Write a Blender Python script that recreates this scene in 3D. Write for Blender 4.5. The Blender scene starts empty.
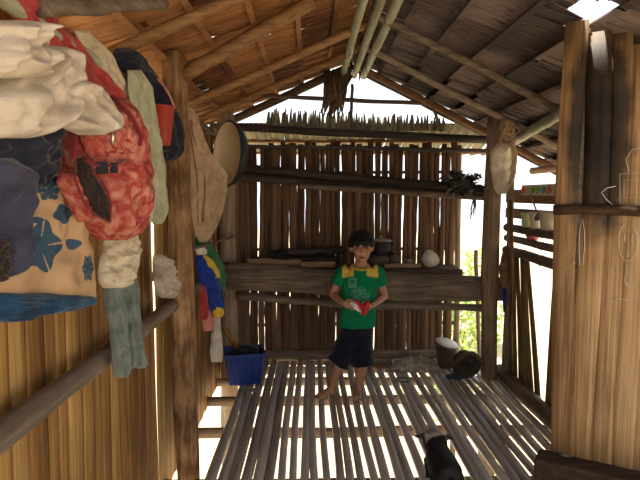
import bpy, bmesh, math, random
from mathutils import Vector, Matrix, noise

# ------------------------------------------------------------------ camera, sky, sun, exposure
scene = bpy.context.scene
COL = scene.collection
F = 560.0
CAM = Vector((0, 0, 1.43))
PITCH = math.atan(45 / F)
YAW = -math.atan(10 / F)
cam_d = bpy.data.cameras.new('camera')
cam_d.sensor_width = 36
cam_d.lens = F / 640 * 36
cam_d.clip_start = .02
cam = bpy.data.objects.new('camera', cam_d)
COL.objects.link(cam)
cam.location = CAM
cam.rotation_euler = (math.pi / 2 - PITCH, 0, YAW)
scene.camera = cam
scene.view_settings.view_transform = 'Standard'
scene.view_settings.look = 'None'
scene.view_settings.gamma = 1
scene.view_settings.use_curve_mapping = False
scene.view_settings.exposure = -0.5

world = bpy.data.worlds.new('sky')
scene.world = world
world.use_nodes = True
bg = world.node_tree.nodes['Background']
bg.inputs[0].default_value = (.93, .97, 1, 1)
bg.inputs[1].default_value = 2.4

sun_d = bpy.data.lights.new('sun', 'SUN')
sun_d.energy = 14
sun_d.angle = .02
sun_d.color = (1, .93, .8)
sun = bpy.data.objects.new('sun', sun_d)
COL.objects.link(sun)
sun.rotation_euler = Vector((.14, -.15, -1)).to_track_quat('-Z', 'Y').to_euler()

RM = Matrix.Rotation(YAW, 3, 'Z') @ Matrix.Rotation(math.pi / 2 - PITCH, 3, 'X')


def ray(px, py):
    return RM @ Vector(((px - 320) / F, (240 - py) / F, -1))


def P(px, py, Y):
    """the point at distance Y into the room that shows at this spot"""
    d = ray(px, py)
    return CAM + d * (Y / d.y)


# ------------------------------------------------------------------ helpers
rnd = random.Random(7)


def U(a, b):
    return rnd.uniform(a, b)


def lerp(a, b, t):
    return a + (b - a) * t


def sstep(a, b, x):
    t = min(1, max(0, (x - a) / (b - a)))
    return t * t * (3 - 2 * t)


def wloc(o):
    v = o.location.copy()
    while o.parent:
        o = o.parent
        v += o.location
    return v


def tag(o, label=None, cat=None, group=None, kind=None):
    if label: o['label'] = label
    if cat: o['category'] = cat
    if group: o['group'] = group
    if kind: o['kind'] = kind
    return o


def empty(name, loc, label=None, cat=None, group=None, kind=None):
    o = bpy.data.objects.new(name, None)
    COL.objects.link(o)
    o.location = loc
    o.empty_display_size = .05
    return tag(o, label, cat, group, kind)


def child(o, parent):
    o.parent = parent
    o.location = o.location - wloc(parent)
    return o


class MB:
    def __init__(s):
        s.v, s.f, s.c = [], [], []

    def add(s, vs, fs):
        b = len(s.v)
        s.v += [Vector(v) for v in vs]
        s.f += [tuple(i + b for i in f) for f in fs]

    def rings(s, rings, cap=True, closed=False):
        n = len(rings[0])
        vs = [v for r in rings for v in r]
        fs = []
        m = len(rings)
        for i in range(m if closed else m - 1):
            i2 = (i + 1) % m
            for j in range(n):
                fs.append((i * n + j, i * n + (j + 1) % n, i2 * n + (j + 1) % n, i2 * n + j))
        if cap and not closed:
            fs.append(tuple(range(n - 1, -1, -1)))
            fs.append(tuple((m - 1) * n + j for j in range(n)))
        s.add(vs, fs)
        return s

    def tube(s, pts, rad, n=10, flat=None, up=Vector((0, 0, 1)), cap=True):
        """swept tube; rad a number or list; flat squashes the section along the second axis"""
        pts = [Vector(p) for p in pts]
        if not isinstance(rad, (list, tuple)):
            rad = [rad] * len(pts)
        rs = []
        pa = None
        for i, p in enumerate(pts):
            t = (pts[min(i + 1, len(pts) - 1)] - pts[max(i - 1, 0)]).normalized()
            if pa is None:
                a = t.cross(up)
                if a.length < .05:
                    a = t.cross(Vector((1, 0, 0)))
            else:
                a = pa - t * pa.dot(t)
            a.normalize()
            pa = a
            b = a.cross(t)
            fl = 1 if flat is None else flat
            rs.append([p + a * rad[i] * math.cos(k * 2 * math.pi / n) + b * rad[i] * fl * math.sin(k * 2 * math.pi / n) for k in range(n)])
        return s.rings(rs, cap)

    def ell(s, c, r, n=14, m=10, rot=None):
        c = Vector(c)
        rs = []
        for i in range(m + 1):
            th = math.pi * (i / m)
            th = min(math.pi - .02, max(.02, th))
            ring = []
            for k in range(n):
                ph = 2 * math.pi * k / n
                v = Vector((r[0] * math.sin(th) * math.cos(ph), r[1] * math.sin(th) * math.sin(ph), -r[2] * math.cos(th)))
                if rot: v = rot @ v
                ring.append(c + v)
            rs.append(ring)
        return s.rings(rs)

    def box(s, c, d, rot=None, taper=1):
        c = Vector(c)
        vs = []
        for z in (-1, 1):
            k = 1 if z < 0 else taper
            for x, y in ((-1, -1), (1, -1), (1, 1), (-1, 1)):
                v = Vector((x * d[0] / 2 * k, y * d[1] / 2 * k, z * d[2] / 2))
                if rot: v = rot @ v
                vs.append(c + v)
        s.add(vs, [(3, 2, 1, 0), (4, 5, 6, 7), (0, 1, 5, 4), (1, 2, 6, 5), (2, 3, 7, 6), (3, 0, 4, 7)])
        return s

    def lathe(s, prof, c=(0, 0, 0), n=24, rot=None, closed=False):
        c = Vector(c)
        rs = []
        for r, z in prof:
            ring = []
            for k in range(n):
                a = 2 * math.pi * k / n
                v = Vector((r * math.cos(a), r * math.sin(a), z))
                if rot: v = rot @ v
                ring.append(c + v)
            rs.append(ring)
        return s.rings(rs, closed=closed)

    def mesh(s, name, mat, smooth=True):
        me = bpy.data.meshes.new(name)
        me.from_pydata(s.v, [], s.f)
        me.update()
        bm = bmesh.new()
        bm.from_mesh(me)
        bmesh.ops.recalc_face_normals(bm, faces=bm.faces)
        bm.to_mesh(me)
        bm.free()
        if smooth:
            me.polygons.foreach_set('use_smooth', [True] * len(me.polygons))
        me.materials.append(mat)
        return me

    def build(s, name, mat, parent=None, smooth=True, origin=None, **kw):
        if origin is None:
            lo = [min(v[i] for v in s.v) for i in range(3)]
            hi = [max(v[i] for v in s.v) for i in range(3)]
            origin = Vector(((lo[0] + hi[0]) / 2, (lo[1] + hi[1]) / 2, lo[2]))
        s.v = [v - origin for v in s.v]
        o = bpy.data.objects.new(name, s.mesh(name, mat, smooth))
        COL.objects.link(o)
        o.location = origin
        if parent: child(o, parent)
        return tag(o, **kw)


def evalmesh(o):
    """freeze the modifiers of o into its mesh"""
    bpy.context.view_layer.update()
    dg = bpy.context.evaluated_depsgraph_get()
    me = bpy.data.meshes.new_from_object(o.evaluated_get(dg))
    mats = [m for m in o.data.materials]
    o.modifiers.clear()
    o.data = me
    if not me.materials:
        for m in mats: me.materials.append(m)
    me.polygons.foreach_set('use_smooth', [True] * len(me.polygons))
    return o


def fuse(o, voxel, smooth=4):
    m = o.modifiers.new('fuse', 'REMESH')
    m.mode = 'VOXEL'
    m.voxel_size = voxel
    m.use_smooth_shade = True
    if smooth:
        sm = o.modifiers.new('relax', 'SMOOTH')
        sm.iterations = smooth
        sm.factor = .5
    return evalmesh(o)


def roughen(o, amp, sc, seed=0):
    off = Vector((seed * 3.1, seed * 1.7, seed))
    for v in o.data.vertices:
        v.co += v.normal * (noise.noise(v.co * sc + off) * amp + noise.noise(v.co * sc * 2.3 + off) * amp * .5)
    o.data.update()


def paint(o, fn):
    """colour of the cloth or print, one value per vertex"""
    at = o.data.color_attributes.new('dye', 'FLOAT_COLOR', 'POINT')
    for i, v in enumerate(o.data.vertices):
        at.data[i].color = (*fn(v.co), 1)


# ------------------------------------------------------------------ materials
def newmat(name):
    m = bpy.data.materials.new(name)
    m.use_nodes = True
    return m, m.node_tree.nodes, m.node_tree.links, m.node_tree.nodes['Principled BSDF']


def grain(name, cols, axis=2, fine=60, stretch=.04, rough=.75, rand=.35, bump=.25, patch=2.0, patch_amt=.5, stain=None):
    """streaked plant fibre, wood or bamboo; the streaks follow one axis of the object"""
    m, N, L, B = newmat(name)
    tc = N.new('ShaderNodeTexCoord')
    oi = N.new('ShaderNodeObjectInfo')
    sc = N.new('ShaderNodeVectorMath'); sc.operation = 'SCALE'
    cmb = N.new('ShaderNodeCombineXYZ')
    for i in range(3): L.new(oi.outputs['Random'], cmb.inputs[i])
    L.new(cmb.outputs[0], sc.inputs[0]); sc.inputs['Scale'].default_value = 17
    add = N.new('ShaderNodeVectorMath'); add.operation = 'ADD'
    L.new(tc.outputs['Object'], add.inputs[0]); L.new(sc.outputs[0], add.inputs[1])
    mp = N.new('ShaderNodeMapping')
    s3 = [1, 1, 1]; s3[axis] = stretch
    mp.inputs['Scale'].default_value = s3
    L.new(add.outputs[0], mp.inputs[0])
    n1 = N.new('ShaderNodeTexNoise'); n1.inputs['Scale'].default_value = fine
    n1.inputs['Detail'].default_value = 4; n1.inputs['Roughness'].default_value = .65
    L.new(mp.outputs[0], n1.inputs['Vector'])
    n2 = N.new('ShaderNodeTexNoise'); n2.inputs['Scale'].default_value = patch
    n2.inputs['Detail'].default_value = 5
    L.new(add.outputs[0], n2.inputs['Vector'])
    mx = N.new('ShaderNodeMath'); mx.operation = 'MULTIPLY_ADD'
    L.new(n2.outputs[0], mx.inputs[0]); mx.inputs[1].default_value = patch_amt
    L.new(n1.outputs[0], mx.inputs[2])
    m2 = N.new('ShaderNodeMath'); m2.operation = 'MULTIPLY_ADD'
    L.new(oi.outputs['Random'], m2.inputs[0]); m2.inputs[1].default_value = rand
    L.new(mx.outputs[0], m2.inputs[2])
    sub = N.new('ShaderNodeMath'); sub.operation = 'SUBTRACT'
    L.new(m2.outputs[0], sub.inputs[0]); sub.inputs[1].default_value = patch_amt * .5 + rand * .5
    rp = N.new('ShaderNodeValToRGB')
    els = rp.color_ramp.elements
    while len(els) < len(cols): els.new(.5)
    for i, c in enumerate(cols):
        els[i].position = .25 + .5 * i / (len(cols) - 1)
        els[i].color = (*c, 1)
    L.new(sub.outputs[0], rp.inputs[0])
    colout = rp.outputs[0]
    if stain: colout = stain(N, L, colout)
    L.new(colout, B.inputs['Base Color'])
    B.inputs['Roughness'].default_value = rough
    B.inputs['Specular IOR Level'].default_value = .3
    bp = N.new('ShaderNodeBump'); bp.inputs['Strength'].default_value = bump; bp.inputs['Distance'].default_value = .01
    L.new(n1.outputs[0], bp.inputs['Height'])
    L.new(bp.outputs[0], B.inputs['Normal'])
    return m


def cloth_mat(name, col, col2=None, weave=220, rough=.9, crumple=7, trans=0, bump=.35):
    m, N, L, B = newmat(name)
    tc = N.new('ShaderNodeTexCoord')
    n = N.new('ShaderNodeTexNoise'); n.inputs['Scale'].default_value = crumple * 2; n.inputs['Detail'].default_value = 6
    n.inputs['Distortion'].default_value = .6
    L.new(tc.outputs['Object'], n.inputs[0])
    mix = N.new('ShaderNodeMixRGB')
    mix.inputs[1].default_value = (*col, 1)
    c2 = col2 or tuple(c * .72 for c in col)
    mix.inputs[2].default_value = (*c2, 1)
    rp = N.new('ShaderNodeValToRGB'); rp.color_ramp.elements[0].position = .42; rp.color_ramp.elements[1].position = .62
    L.new(n.outputs[0], rp.inputs[0]); L.new(rp.outputs[0], mix.inputs[0])
    L.new(mix.outputs[0], B.inputs['Base Color'])
    B.inputs['Roughness'].default_value = rough
    B.inputs['Specular IOR Level'].default_value = .15
    B.inputs['Sheen Weight'].default_value = .2
    n3 = N.new('ShaderNodeTexNoise'); n3.inputs['Scale'].default_value = weave
    L.new(tc.outputs['Object'], n3.inputs[0])
    ad = N.new('ShaderNodeMath'); ad.operation = 'MULTIPLY_ADD'; ad.inputs[1].default_value = .15
    L.new(n3.outputs[0], ad.inputs[0]); L.new(n.outputs[0], ad.inputs[2])
    bp = N.new('ShaderNodeBump'); bp.inputs['Strength'].default_value = bump; bp.inputs['Distance'].default_value = .03
    L.new(ad.outputs[0], bp.inputs['Height']); L.new(bp.outputs[0], B.inputs['Normal'])
    if trans:
        B.inputs['Alpha'].default_value = 1 - trans
    return m


def dye_mat(name, rough=.9):
    m, N, L, B = newmat(name)
    a = N.new('ShaderNodeAttribute'); a.attribute_name = 'dye'
    tc = N.new('ShaderNodeTexCoord')
    n = N.new('ShaderNodeTexNoise'); n.inputs['Scale'].default_value = 14; n.inputs['Detail'].default_value = 6
    L.new(tc.outputs['Object'], n.inputs[0])
    mix = N.new('ShaderNodeMixRGB'); mix.blend_type = 'MULTIPLY'; mix.inputs[0].default_value = .5
    rp = N.new('ShaderNodeValToRGB'); rp.color_ramp.elements[0].position = .3; rp.color_ramp.elements[1].position = .7
    rp.color_ramp.elements[0].color = (.55, .55, .55, 1)
    L.new(n.outputs[0], rp.inputs[0])
    L.new(a.outputs['Color'], mix.inputs[1]); L.new(rp.outputs[0], mix.inputs[2])
    L.new(mix.outputs[0], B.inputs['Base Color'])
    B.inputs['Roughness'].default_value = rough
    B.inputs['Specular IOR Level'].default_value = .2
    bp = N.new('ShaderNodeBump'); bp.inputs['Strength'].default_value = .2; bp.inputs['Distance'].default_value = .01
    L.new(n.outputs[0], bp.inputs['Height']); L.new(bp.outputs[0], B.inputs['Normal'])
    return m


def plain(name, col, rough=.5, spec=.4, metal=0, var=.25, sc=12, bump=.1):
    m, N, L, B = newmat(name)
    tc = N.new('ShaderNodeTexCoord')
    n = N.new('ShaderNodeTexNoise'); n.inputs['Scale'].default_value = sc; n.inputs['Detail'].default_value = 6
    L.new(tc.outputs['Object'], n.inputs[0])
    mix = N.new('ShaderNodeMixRGB')
    mix.inputs[1].default_value = (*[min(1, c * (1 + var)) for c in col], 1)
    mix.inputs[2].default_value = (*[c * (1 - var) for c in col], 1)
    L.new(n.outputs[0], mix.inputs[0]); L.new(mix.outputs[0], B.inputs['Base Color'])
    B.inputs['Roughness'].default_value = rough
    B.inputs['Specular IOR Level'].default_value = spec
    B.inputs['Metallic'].default_value = metal
    bp = N.new('ShaderNodeBump'); bp.inputs['Strength'].default_value = bump; bp.inputs['Distance'].default_value = .01
    L.new(n.outputs[0], bp.inputs['Height']); L.new(bp.outputs[0], B.inputs['Normal'])
    return m


def soot_stain(N, L, colin):
    """smoke-blackened area of the partition around its rail (a stain with a shape of its own)"""
    g = N.new('ShaderNodeNewGeometry')
    sep = N.new('ShaderNodeSeparateXYZ'); L.new(g.outputs['Position'], sep.inputs[0])
    n = N.new('ShaderNodeTexNoise'); n.inputs['Scale'].default_value = 9; n.inputs['Detail'].default_value = 4
    L.new(g.outputs['Position'], n.inputs[0])

    def bell(sock, c, w):
        a = N.new('ShaderNodeMath'); a.operation = 'SUBTRACT'; L.new(sock, a.inputs[0]); a.inputs[1].default_value = c
        b = N.new('ShaderNodeMath'); b.operation = 'DIVIDE'; L.new(a.outputs[0], b.inputs[0]); b.inputs[1].default_value = w
        c2 = N.new('ShaderNodeMath'); c2.operation = 'POWER'; L.new(b.outputs[0], c2.inputs[0]); c2.inputs[1].default_value = 2
        return c2.outputs[0]
    s = N.new('ShaderNodeMath'); s.operation = 'ADD'
    L.new(bell(sep.outputs['X'], SOOT[0], .115), s.inputs[0]); L.new(bell(sep.outputs['Z'], SOOT[1], .46), s.inputs[1])
    s2 = N.new('ShaderNodeMath'); s2.operation = 'MULTIPLY_ADD'
    L.new(n.outputs[0], s2.inputs[0]); s2.inputs[1].default_value = .9; L.new(s.outputs[0], s2.inputs[2])
    rp = N.new('ShaderNodeValToRGB')
    rp.color_ramp.elements[0].position = .3; rp.color_ramp.elements[0].color = (.02, .022, .03, 1)
    rp.color_ramp.elements[1].position = 1.0; rp.color_ramp.elements[1].color = (1, 1, 1, 1)
    e = rp.color_ramp.elements.new(.65); e.color = (.15, .15, .17, 1)
    sc = N.new('ShaderNodeMath'); sc.operation = 'MULTIPLY'; L.new(s2.outputs[0], sc.inputs[0]); sc.inputs[1].default_value = .6
    L.new(sc.outputs[0], rp.inputs[0])
    mx = N.new('ShaderNodeMixRGB'); mx.blend_type = 'MULTIPLY'; mx.inputs[0].default_value = 1
    L.new(colin, mx.inputs[1]); L.new(rp.outputs[0], mx.inputs[2])
    return mx.outputs[0]


SOOT = (1.205, 1.70)
M = {}
M['wall_tan'] = grain('bamboo_wall_tan', [(.12, .05, .013), (.30, .15, .042), (.50, .30, .10)], 2, 110, .02, .6, .35)
M['part_tan'] = grain('bamboo_partition', [(.16, .085, .036), (.36, .215, .10), (.54, .36, .19)], 2, 110, .015, .55, .2, stain=soot_stain)
M['wall_soot'] = grain('bamboo_wall_smoked', [(.05, .027, .016), (.125, .068, .037), (.22, .125, .07)], 2, 70, .03, .8, .35)
M['wall_green'] = grain('bamboo_wall_side', [(.12, .09, .04), (.24, .18, .08), (.36, .27, .13)], 2, 70, .03, .7, .3)
M['slat'] = grain('bamboo_floor_slat', [(.24, .21, .19), (.46, .42, .385), (.65, .60, .56)], 1, 80, .03, .30, .3, bump=.15)
M['thatch_l'] = grain('thatch_brown', [(.085, .030, .010), (.20, .082, .030), (.36, .165, .062)], 0, 90, .05, .85, .6, bump=.6, patch=3, patch_amt=.8)
M['thatch_r_hazed'] = grain('thatch_brown_hazed', [(.07, .052, .05), (.145, .108, .102), (.23, .17, .157)], 0, 90, .05, .85, .6, bump=.6, patch=3, patch_amt=.8)  # right slope: bluish flare haze worked into the colour, cooler than the left
M['thatch_fr'] = grain('thatch_fringe', [(.10, .09, .06), (.2, .18, .12), (.34, .29, .2)], 2, 90, .05, .85, .3, bump=.5)
M['post'] = grain('post_wood', [(.11, .055, .025), (.29, .165, .08), (.46, .30, .15)], 2, 40, .12, .8, .2, bump=.7, patch=7, patch_amt=.9)
M['post_d'] = grain('post_wood_grey', [(.14, .095, .06), (.27, .195, .13), (.4, .3, .21)], 2, 40, .1, .85, .2, bump=.5, patch=6)
M['pole_y'] = grain('pole_grey', [(.07, .05, .036), (.15, .112, .083), (.26, .2, .15)], 1, 45, .06, .65, .3, bump=.3, patch=5)
M['pole_x'] = grain('beam_wood', [(.10, .075, .055), (.21, .155, .115), (.34, .26, .2)], 0, 40, .07, .8, .3, bump=.5, patch=5)
M['pole_soot'] = grain('pole_smoked', [(.02, .016, .014), (.045, .035, .03), (.09, .07, .06)], 0, 45, .06, .7, .3, bump=.3)
M['rafter'] = grain('rafter_pole', [(.11, .05, .02), (.20, .10, .043), (.31, .175, .08)], 0, 45, .06, .7, .3, bump=.3)
M['rafter_d'] = grain('rafter_smoked', [(.05, .03, .02), (.1, .065, .042), (.16, .11, .075)], 0, 45, .06, .7, .3, bump=.3)
M['ridge'] = grain('ridge_pole_grey', [(.16, .15, .09), (.3, .29, .19), (.42, .42, .3)], 1, 45, .06, .6, .3, bump=.3)
M['firewood'] = grain('firewood', [(.16, .09, .045), (.32, .2, .11), (.46, .31, .19)], 0, 45, .08, .85, .3, bump=.5)
M['dark_wood'] = grain('dark_block_wood', [(.035, .018, .01), (.075, .04, .022), (.12, .07, .04)], 0, 40, .1, .8, .2, bump=.4)
M['earth'] = plain('packed_earth', (.12, .09, .07), .95, .1, 0, .4, 9, .6)
M['ground'] = plain('sandy_ground', (.62, .50, .34), .95, .1, 0, .2, 1.2, .3)
M['leaf'] = plain('leaf_green', (.42, .55, .16), .6, .3, 0, .45, 1.5, .1)
M['black_pot'] = plain('soot_black_pot', (.018, .018, .022), .55, .4, 0, .4, 20)
M['alu'] = plain('dull_aluminium', (.42, .40, .36), .45, .5, .5, .3, 15)
M['chalk'] = plain('chalk', (.66, .63, .58), .95, .1)


# ------------------------------------------------------------------ structure
def strip_mesh(name, L, w, mat, seed, bulge=.007, th=.005, rows=7, jag=.12, slant=0):
    """one split-bamboo strip standing along +Z, its convex face to -Y; uneven edges"""
    r = random.Random(seed)
    mb = MB()
    fr, bk = [], []
    nx = 4
    ph = r.uniform(0, 9)
    for i in range(rows + 1):
        t = i / rows
        wl = w / 2 * (1 - jag * r.random()); wr = w / 2 * (1 - jag * r.random())
        sway = .12 * w * math.sin(t * 5 + ph) + slant * (t - .5)
        for j in range(nx):
            u = j / (nx - 1)
            x = lerp(-wl, wr, u) + sway
            y = -bulge * (1 - (2 * u - 1) ** 2) + .004 * math.sin(t * 4 + ph)
            if i % 3 == 1: y -= .002
            fr.append((x, y, t * L)); bk.append((x, y + th, t * L))
    n = len(fr)
    fs = []
    for i in range(rows):
        for j in range(nx - 1):
            a = i * nx + j
            fs.append((a, a + 1, a + nx + 1, a + nx)); fs.append((n + a, n + a + nx, n + a + nx + 1, n + a + 1))
        a = i * nx
        fs.append((a, a + nx, n + a + nx, n + a))
        a = i * nx + nx - 1
        fs.append((a + nx, a, n + a, n + a + nx))
    for a in range(nx - 1):
        fs.append((a + 1, a, n + a, n + a + 1))
        b = rows * nx + a
        fs.append((b, b + 1, n + b + 1, n + b))
    mb.add(fr + bk, fs)
    return mb.mesh(name, mat)


def put(name, me, loc, rot, parent, scale=(1, 1, 1)):
    o = bpy.data.objects.new(name, me)
    COL.objects.link(o)
    o.location = Vector(loc)
    o.rotation_euler = rot
    o.scale = scale
    child(o, parent)
    return o


def pole(a, b, r, mat, name, parent=None, sag=0, seg=10, n=10, nodes=0, taper=1, wob=.004, seed=0, **kw):
    a, b = Vector(a), Vector(b)
    r_ = random.Random(seed * 13 + int(abs(a.x * 1000)) + int(abs(b.y * 100)))
    pts, rad = [], []
    L = (b - a).length
    ts = [i / seg for i in range(seg + 1)]
    if nodes:
        ts = []
        for k in range(nodes):
            t0 = k / nodes
            ts += [t0, t0 + .012 / L, t0 + .5 / nodes, t0 + 1 / nodes - .012 / L]
        ts.append(1)
    for i, t in enumerate(ts):
        p = a.lerp(b, t)
        p.z -= sag * math.sin(math.pi * t)
        p += Vector((noise.noise(Vector((t * 4, seed, 1))), noise.noise(Vector((t * 4, seed, 5))), noise.noise(Vector((t * 4, seed, 9))))) * wob * 2
        pts.append(p)
        q = r * lerp(1, taper, t)
        if nodes:
            q *= 1.09 if i % 4 == 0 else .985
        else:
            q *= 1 + r_.uniform(-.06, .06)
        rad.append(q)
    mb = MB()
    mb.tube(pts, rad, n)
    return mb.build(name, mat, parent, **kw)


GZ = -1.4            # the ground below the raised floor
WL, WR, WB = -.75, 1.56, 4.88
RX, RZ = .37, 2.55    # ridge
SL, SR = .45, .50     # roof slopes

# --- ground outside
mb = MB()
n = 40
vs = []
for i in range(n + 1):
    for j in range(n + 1):
        x = (i / n - .5); y = (j / n - .5)
        x = math.copysign(abs(2 * x) ** 1.8, x) * 45; y = math.copysign(abs(2 * y) ** 1.8, y) * 45 + 4
        d = math.hypot(x, y - 4)
        vs.append((x, y, GZ + noise.noise(Vector((x * .3, y * .3, 0))) * .06 * min(1, d / 6)))
fs = [(i * (n + 1) + j, (i + 1) * (n + 1) + j, (i + 1) * (n + 1) + j + 1, i * (n + 1) + j + 1) for i in range(n) for j in range(n)]
mb.add(vs, fs)
mb.build('ground', M['ground'], origin=Vector((0, 4, GZ)), label='pale sunlit ground under and around the raised house', kind='structure')

# --- floor of half-round bamboo slats over joists
floor = empty('floor', (.5, 3, 0), 'springy floor of grey bamboo slats with open gaps', kind='structure')
slat_meshes = []
for k in range(6):
    r_ = random.Random(100 + k)
    L = 5.05
    mb = MB()
    rs = []
    ts = []
    nn = 12
    off = r_.uniform(0, .3)
    for q in range(nn):
        t0 = min(.985, max(0.0, (q + off) / nn))
        ts += [t0 - .0022, t0, t0 + .0022, t0 + .5 / nn]
    ts = sorted(set([0, 1] + [t for t in ts if 0 < t < 1]))
    ph = r_.uniform(0, 9)
    for t in ts:
        y = t * L
        sway = .006 * math.sin(t * 7 + ph) + .004 * math.sin(t * 17 + ph * 2)
        fr = ((t * nn - off) % 1)
        node = 1 if min(fr, 1 - fr) < .003 * nn / 12 + .001 else 0
        w = .0288 + .0018 * math.sin(t * 9 + ph) + .0012 * node
        w *= .90 + .18 * t
        h = .021 + .0025 * node
        ring = []
        for a in range(9):
            th = math.pi * a / 8
            ring.append((w * math.cos(th) + sway, y, h * (math.sin(th) ** .7 if math.sin(th) > 0 else 0) - h))
        ring.append((-w * .6 + sway, y, -h - .008)); ring.append((w * .6 + sway, y, -h - .008))
        rs.append([Vector(v) for v in ring])
    mb.rings(rs)
    slat_meshes.append(mb.mesh('bamboo_slat', M['slat']))
x = -.512
while x < 1.5:
    if x < -.27: sc_, pt = U(.96, 1.06), U(.0585, .062)
    elif x < .36: sc_, pt = U(.74, .84), U(.0575, .0615)
    elif x < .85: sc_, pt = U(.84, .94), U(.063, .068)
    else: sc_, pt = U(.9, 1.0), U(.056, .060) + (.012 if rnd.random() < .3 else 0)
    put('bamboo_slat', slat_meshes[rnd.randrange(6)], (x, -.28 + U(-.04, .04), U(-.004, .003)), (0, U(-.12, .12), U(-.003, .003)), floor, (sc_, 1, 1))
    x += pt
for y in (-.1, .9, 1.9, 2.8, 3.45, 4.0, 4.42, 4.72):
    pole((WL - .1, y, -.075), (WR + .08, y, -.07), .034, M['pole_x'], 'joist', floor, seed=int(y * 10))

# --- stilts below the posts
def post(name, x, y, z1, r, mat, label, top_dx=0, lean=0, seed=0):
    pts, rad = [], []
    for i in range(15):
        t = i / 14
        z = lerp(GZ - .05, z1, t)
        pts.append((x + top_dx * max(0, z) / z1 + .008 * math.sin(t * 9 + seed), y + lean * max(0, z) / z1 + .006 * math.cos(t * 7 + seed), z))
        rad.append(r * (1 + .06 * math.sin(t * 13 + seed) + .04 * math.sin(t * 31)))
    mb = MB()
    mb.tube(pts, rad, 14, up=Vector((0, 1, 0)))
    return mb.build(name, mat, label=label, cat='post')


pL = post('wooden_post', -.635, 2.85, 2.13, .062, M['post'], 'stout brown house post beside the hanging clothes with a red pail on it', top_dx=-.045)
pBL = post('wooden_post', -.67, 4.55, 2.1, .07, M['post_d'], 'dark house post at the kitchen corner behind the wok', seed=3)
pBR = post('wooden_post', 1.405, 4.3, 2.02, .064, M['post_d'], 'grey house post by the bright opening at the end of the hearth beam', seed=5)
post('thin_post', 1.515, 4.22, 1.98, .026, M['post_d'], 'thin upright pole just beside the grey post with the hanging pouch', seed=8)
post('thin_post', 1.30, 4.90, 1.86, .028, M['post_d'], 'thin upright stick in the bright opening at the end of the back wall', seed=9)

# --- left wall
wl = empty('wall_left', (WL, 2.6, 0), 'left wall of upright tan split-bamboo strips', kind='structure')
sm = [strip_mesh('bamboo_strip', 2.0, .102, M['wall_tan'], 20 + k, .0025, rows=9, jag=.05) for k in range(6)]
y = .25
while y < 4.8:
    w = U(.8, 1.1)
    y += w * .051
    o = put('bamboo_strip', sm[rnd.randrange(6)], (WL - U(0, .008), y, -.12), (0, U(-.004, .004) , math.pi / 2 + U(-.05, .05)), wl, (w, 1, U(.985, 1.01)))
    o.rotation_euler.x = U(-.006, .006)
    y += w * .051 + (U(.001, .006) if rnd.random() < .16 else U(-.012, -.005))
for z in (1.0, 1.86):
    pole((WL - .055, .2, z), (WL - .055, 4.8, z + .02), .022, M['pole_y'], 'batten', wl, seed=int(z * 9))

# --- back wall, smoke-stained, stops short of the right corner
wb = empty('wall_back', (.3, WB, 0), 'smoke-darkened back wall of narrow split-bamboo strips with light slits', kind='structure')
sm = [strip_mesh('bamboo_strip', 1.97, .056, M['wall_soot'], 40 + k, .005, rows=16, jag=.24) for k in range(8)]
x = -.74
while x < 1.22:
    w = U(.75, 1.15)
    x += w * .028
    put('bamboo_strip', sm[rnd.randrange(8)], (x, WB + U(-.006, .006), -.08), (0, U(-.008, .008), U(-.08, .08)), wb, (w, 1, U(.97, 1.0)))
    x += w * .028 + (U(-.0118, -.006) if rnd.random() < .48 else U(-.020, -.014))
for z in (.28, .95, 1.62):
    pole((-.78, WB + .03, z), (1.28, WB + .03, z + .01), .014, M['pole_soot'], 'batten', wb, seed=int(z * 7))
pole((-.74, 4.80, .035), (1.28, 4.80, .035), .045, M['pole_x'], 'baseboard_back', label='dark pole along the foot of the back wall', kind='structure', seed=4)

# --- right wall, low and patchy
wr = empty('wall_right', (WR, 3.5, 0), 'right wall of greenish brown bamboo panels with a wedge of daylight', kind='structure')


def panel(parent, mat, y0b, y1b, y0t, y1t, z0, z1, nst, x, seed):
    for k in range(nst):
        a0, a1 = lerp(y0b, y1b, k / nst), lerp(y0b, y1b, (k + 1) / nst)
        b0, b1 = lerp(y0t, y1t, k / nst), lerp(y0t, y1t, (k + 1) / nst)
        g = .0015
        mb = MB()
        fr, bk = [], []
        for i in range(5):
            t = i / 4
            for j in range(3):
                u = j / 2
                yy = lerp(lerp(a0 + g, b0 + g, t), lerp(a1 - g, b1 - g, t), u)
                xx = x - (.006 if j == 1 else 0) + .006 * math.sin(seed + k * 2.1 + t * 3)
                fr.append((xx, yy, lerp(z0, z1, t))); bk.append((xx + .006, yy, lerp(z0, z1, t)))
        m_ = len(fr)
        fs = []
        for i in range(4):
            for j in range(2):
                a = i * 3 + j
                fs += [(a, a + 1, a + 4, a + 3), (m_ + a, m_ + a + 3, m_ + a + 4, m_ + a + 1)]
            fs += [(i * 3, i * 3 + 3, m_ + i * 3 + 3, m_ + i * 3), (i * 3 + 2, m_ + i * 3 + 2, m_ + i * 3 + 5, i * 3 + 5)]
        fs += [(0, m_, m_ + 1, 1), (1, m_ + 1, m_ + 2, 2), (12, 13, m_ + 13, m_ + 12), (13, 14, m_ + 14, m_ + 13)]
        mb.add(fr + bk, fs)
        mb.build('bamboo_strip', mat, parent)


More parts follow.
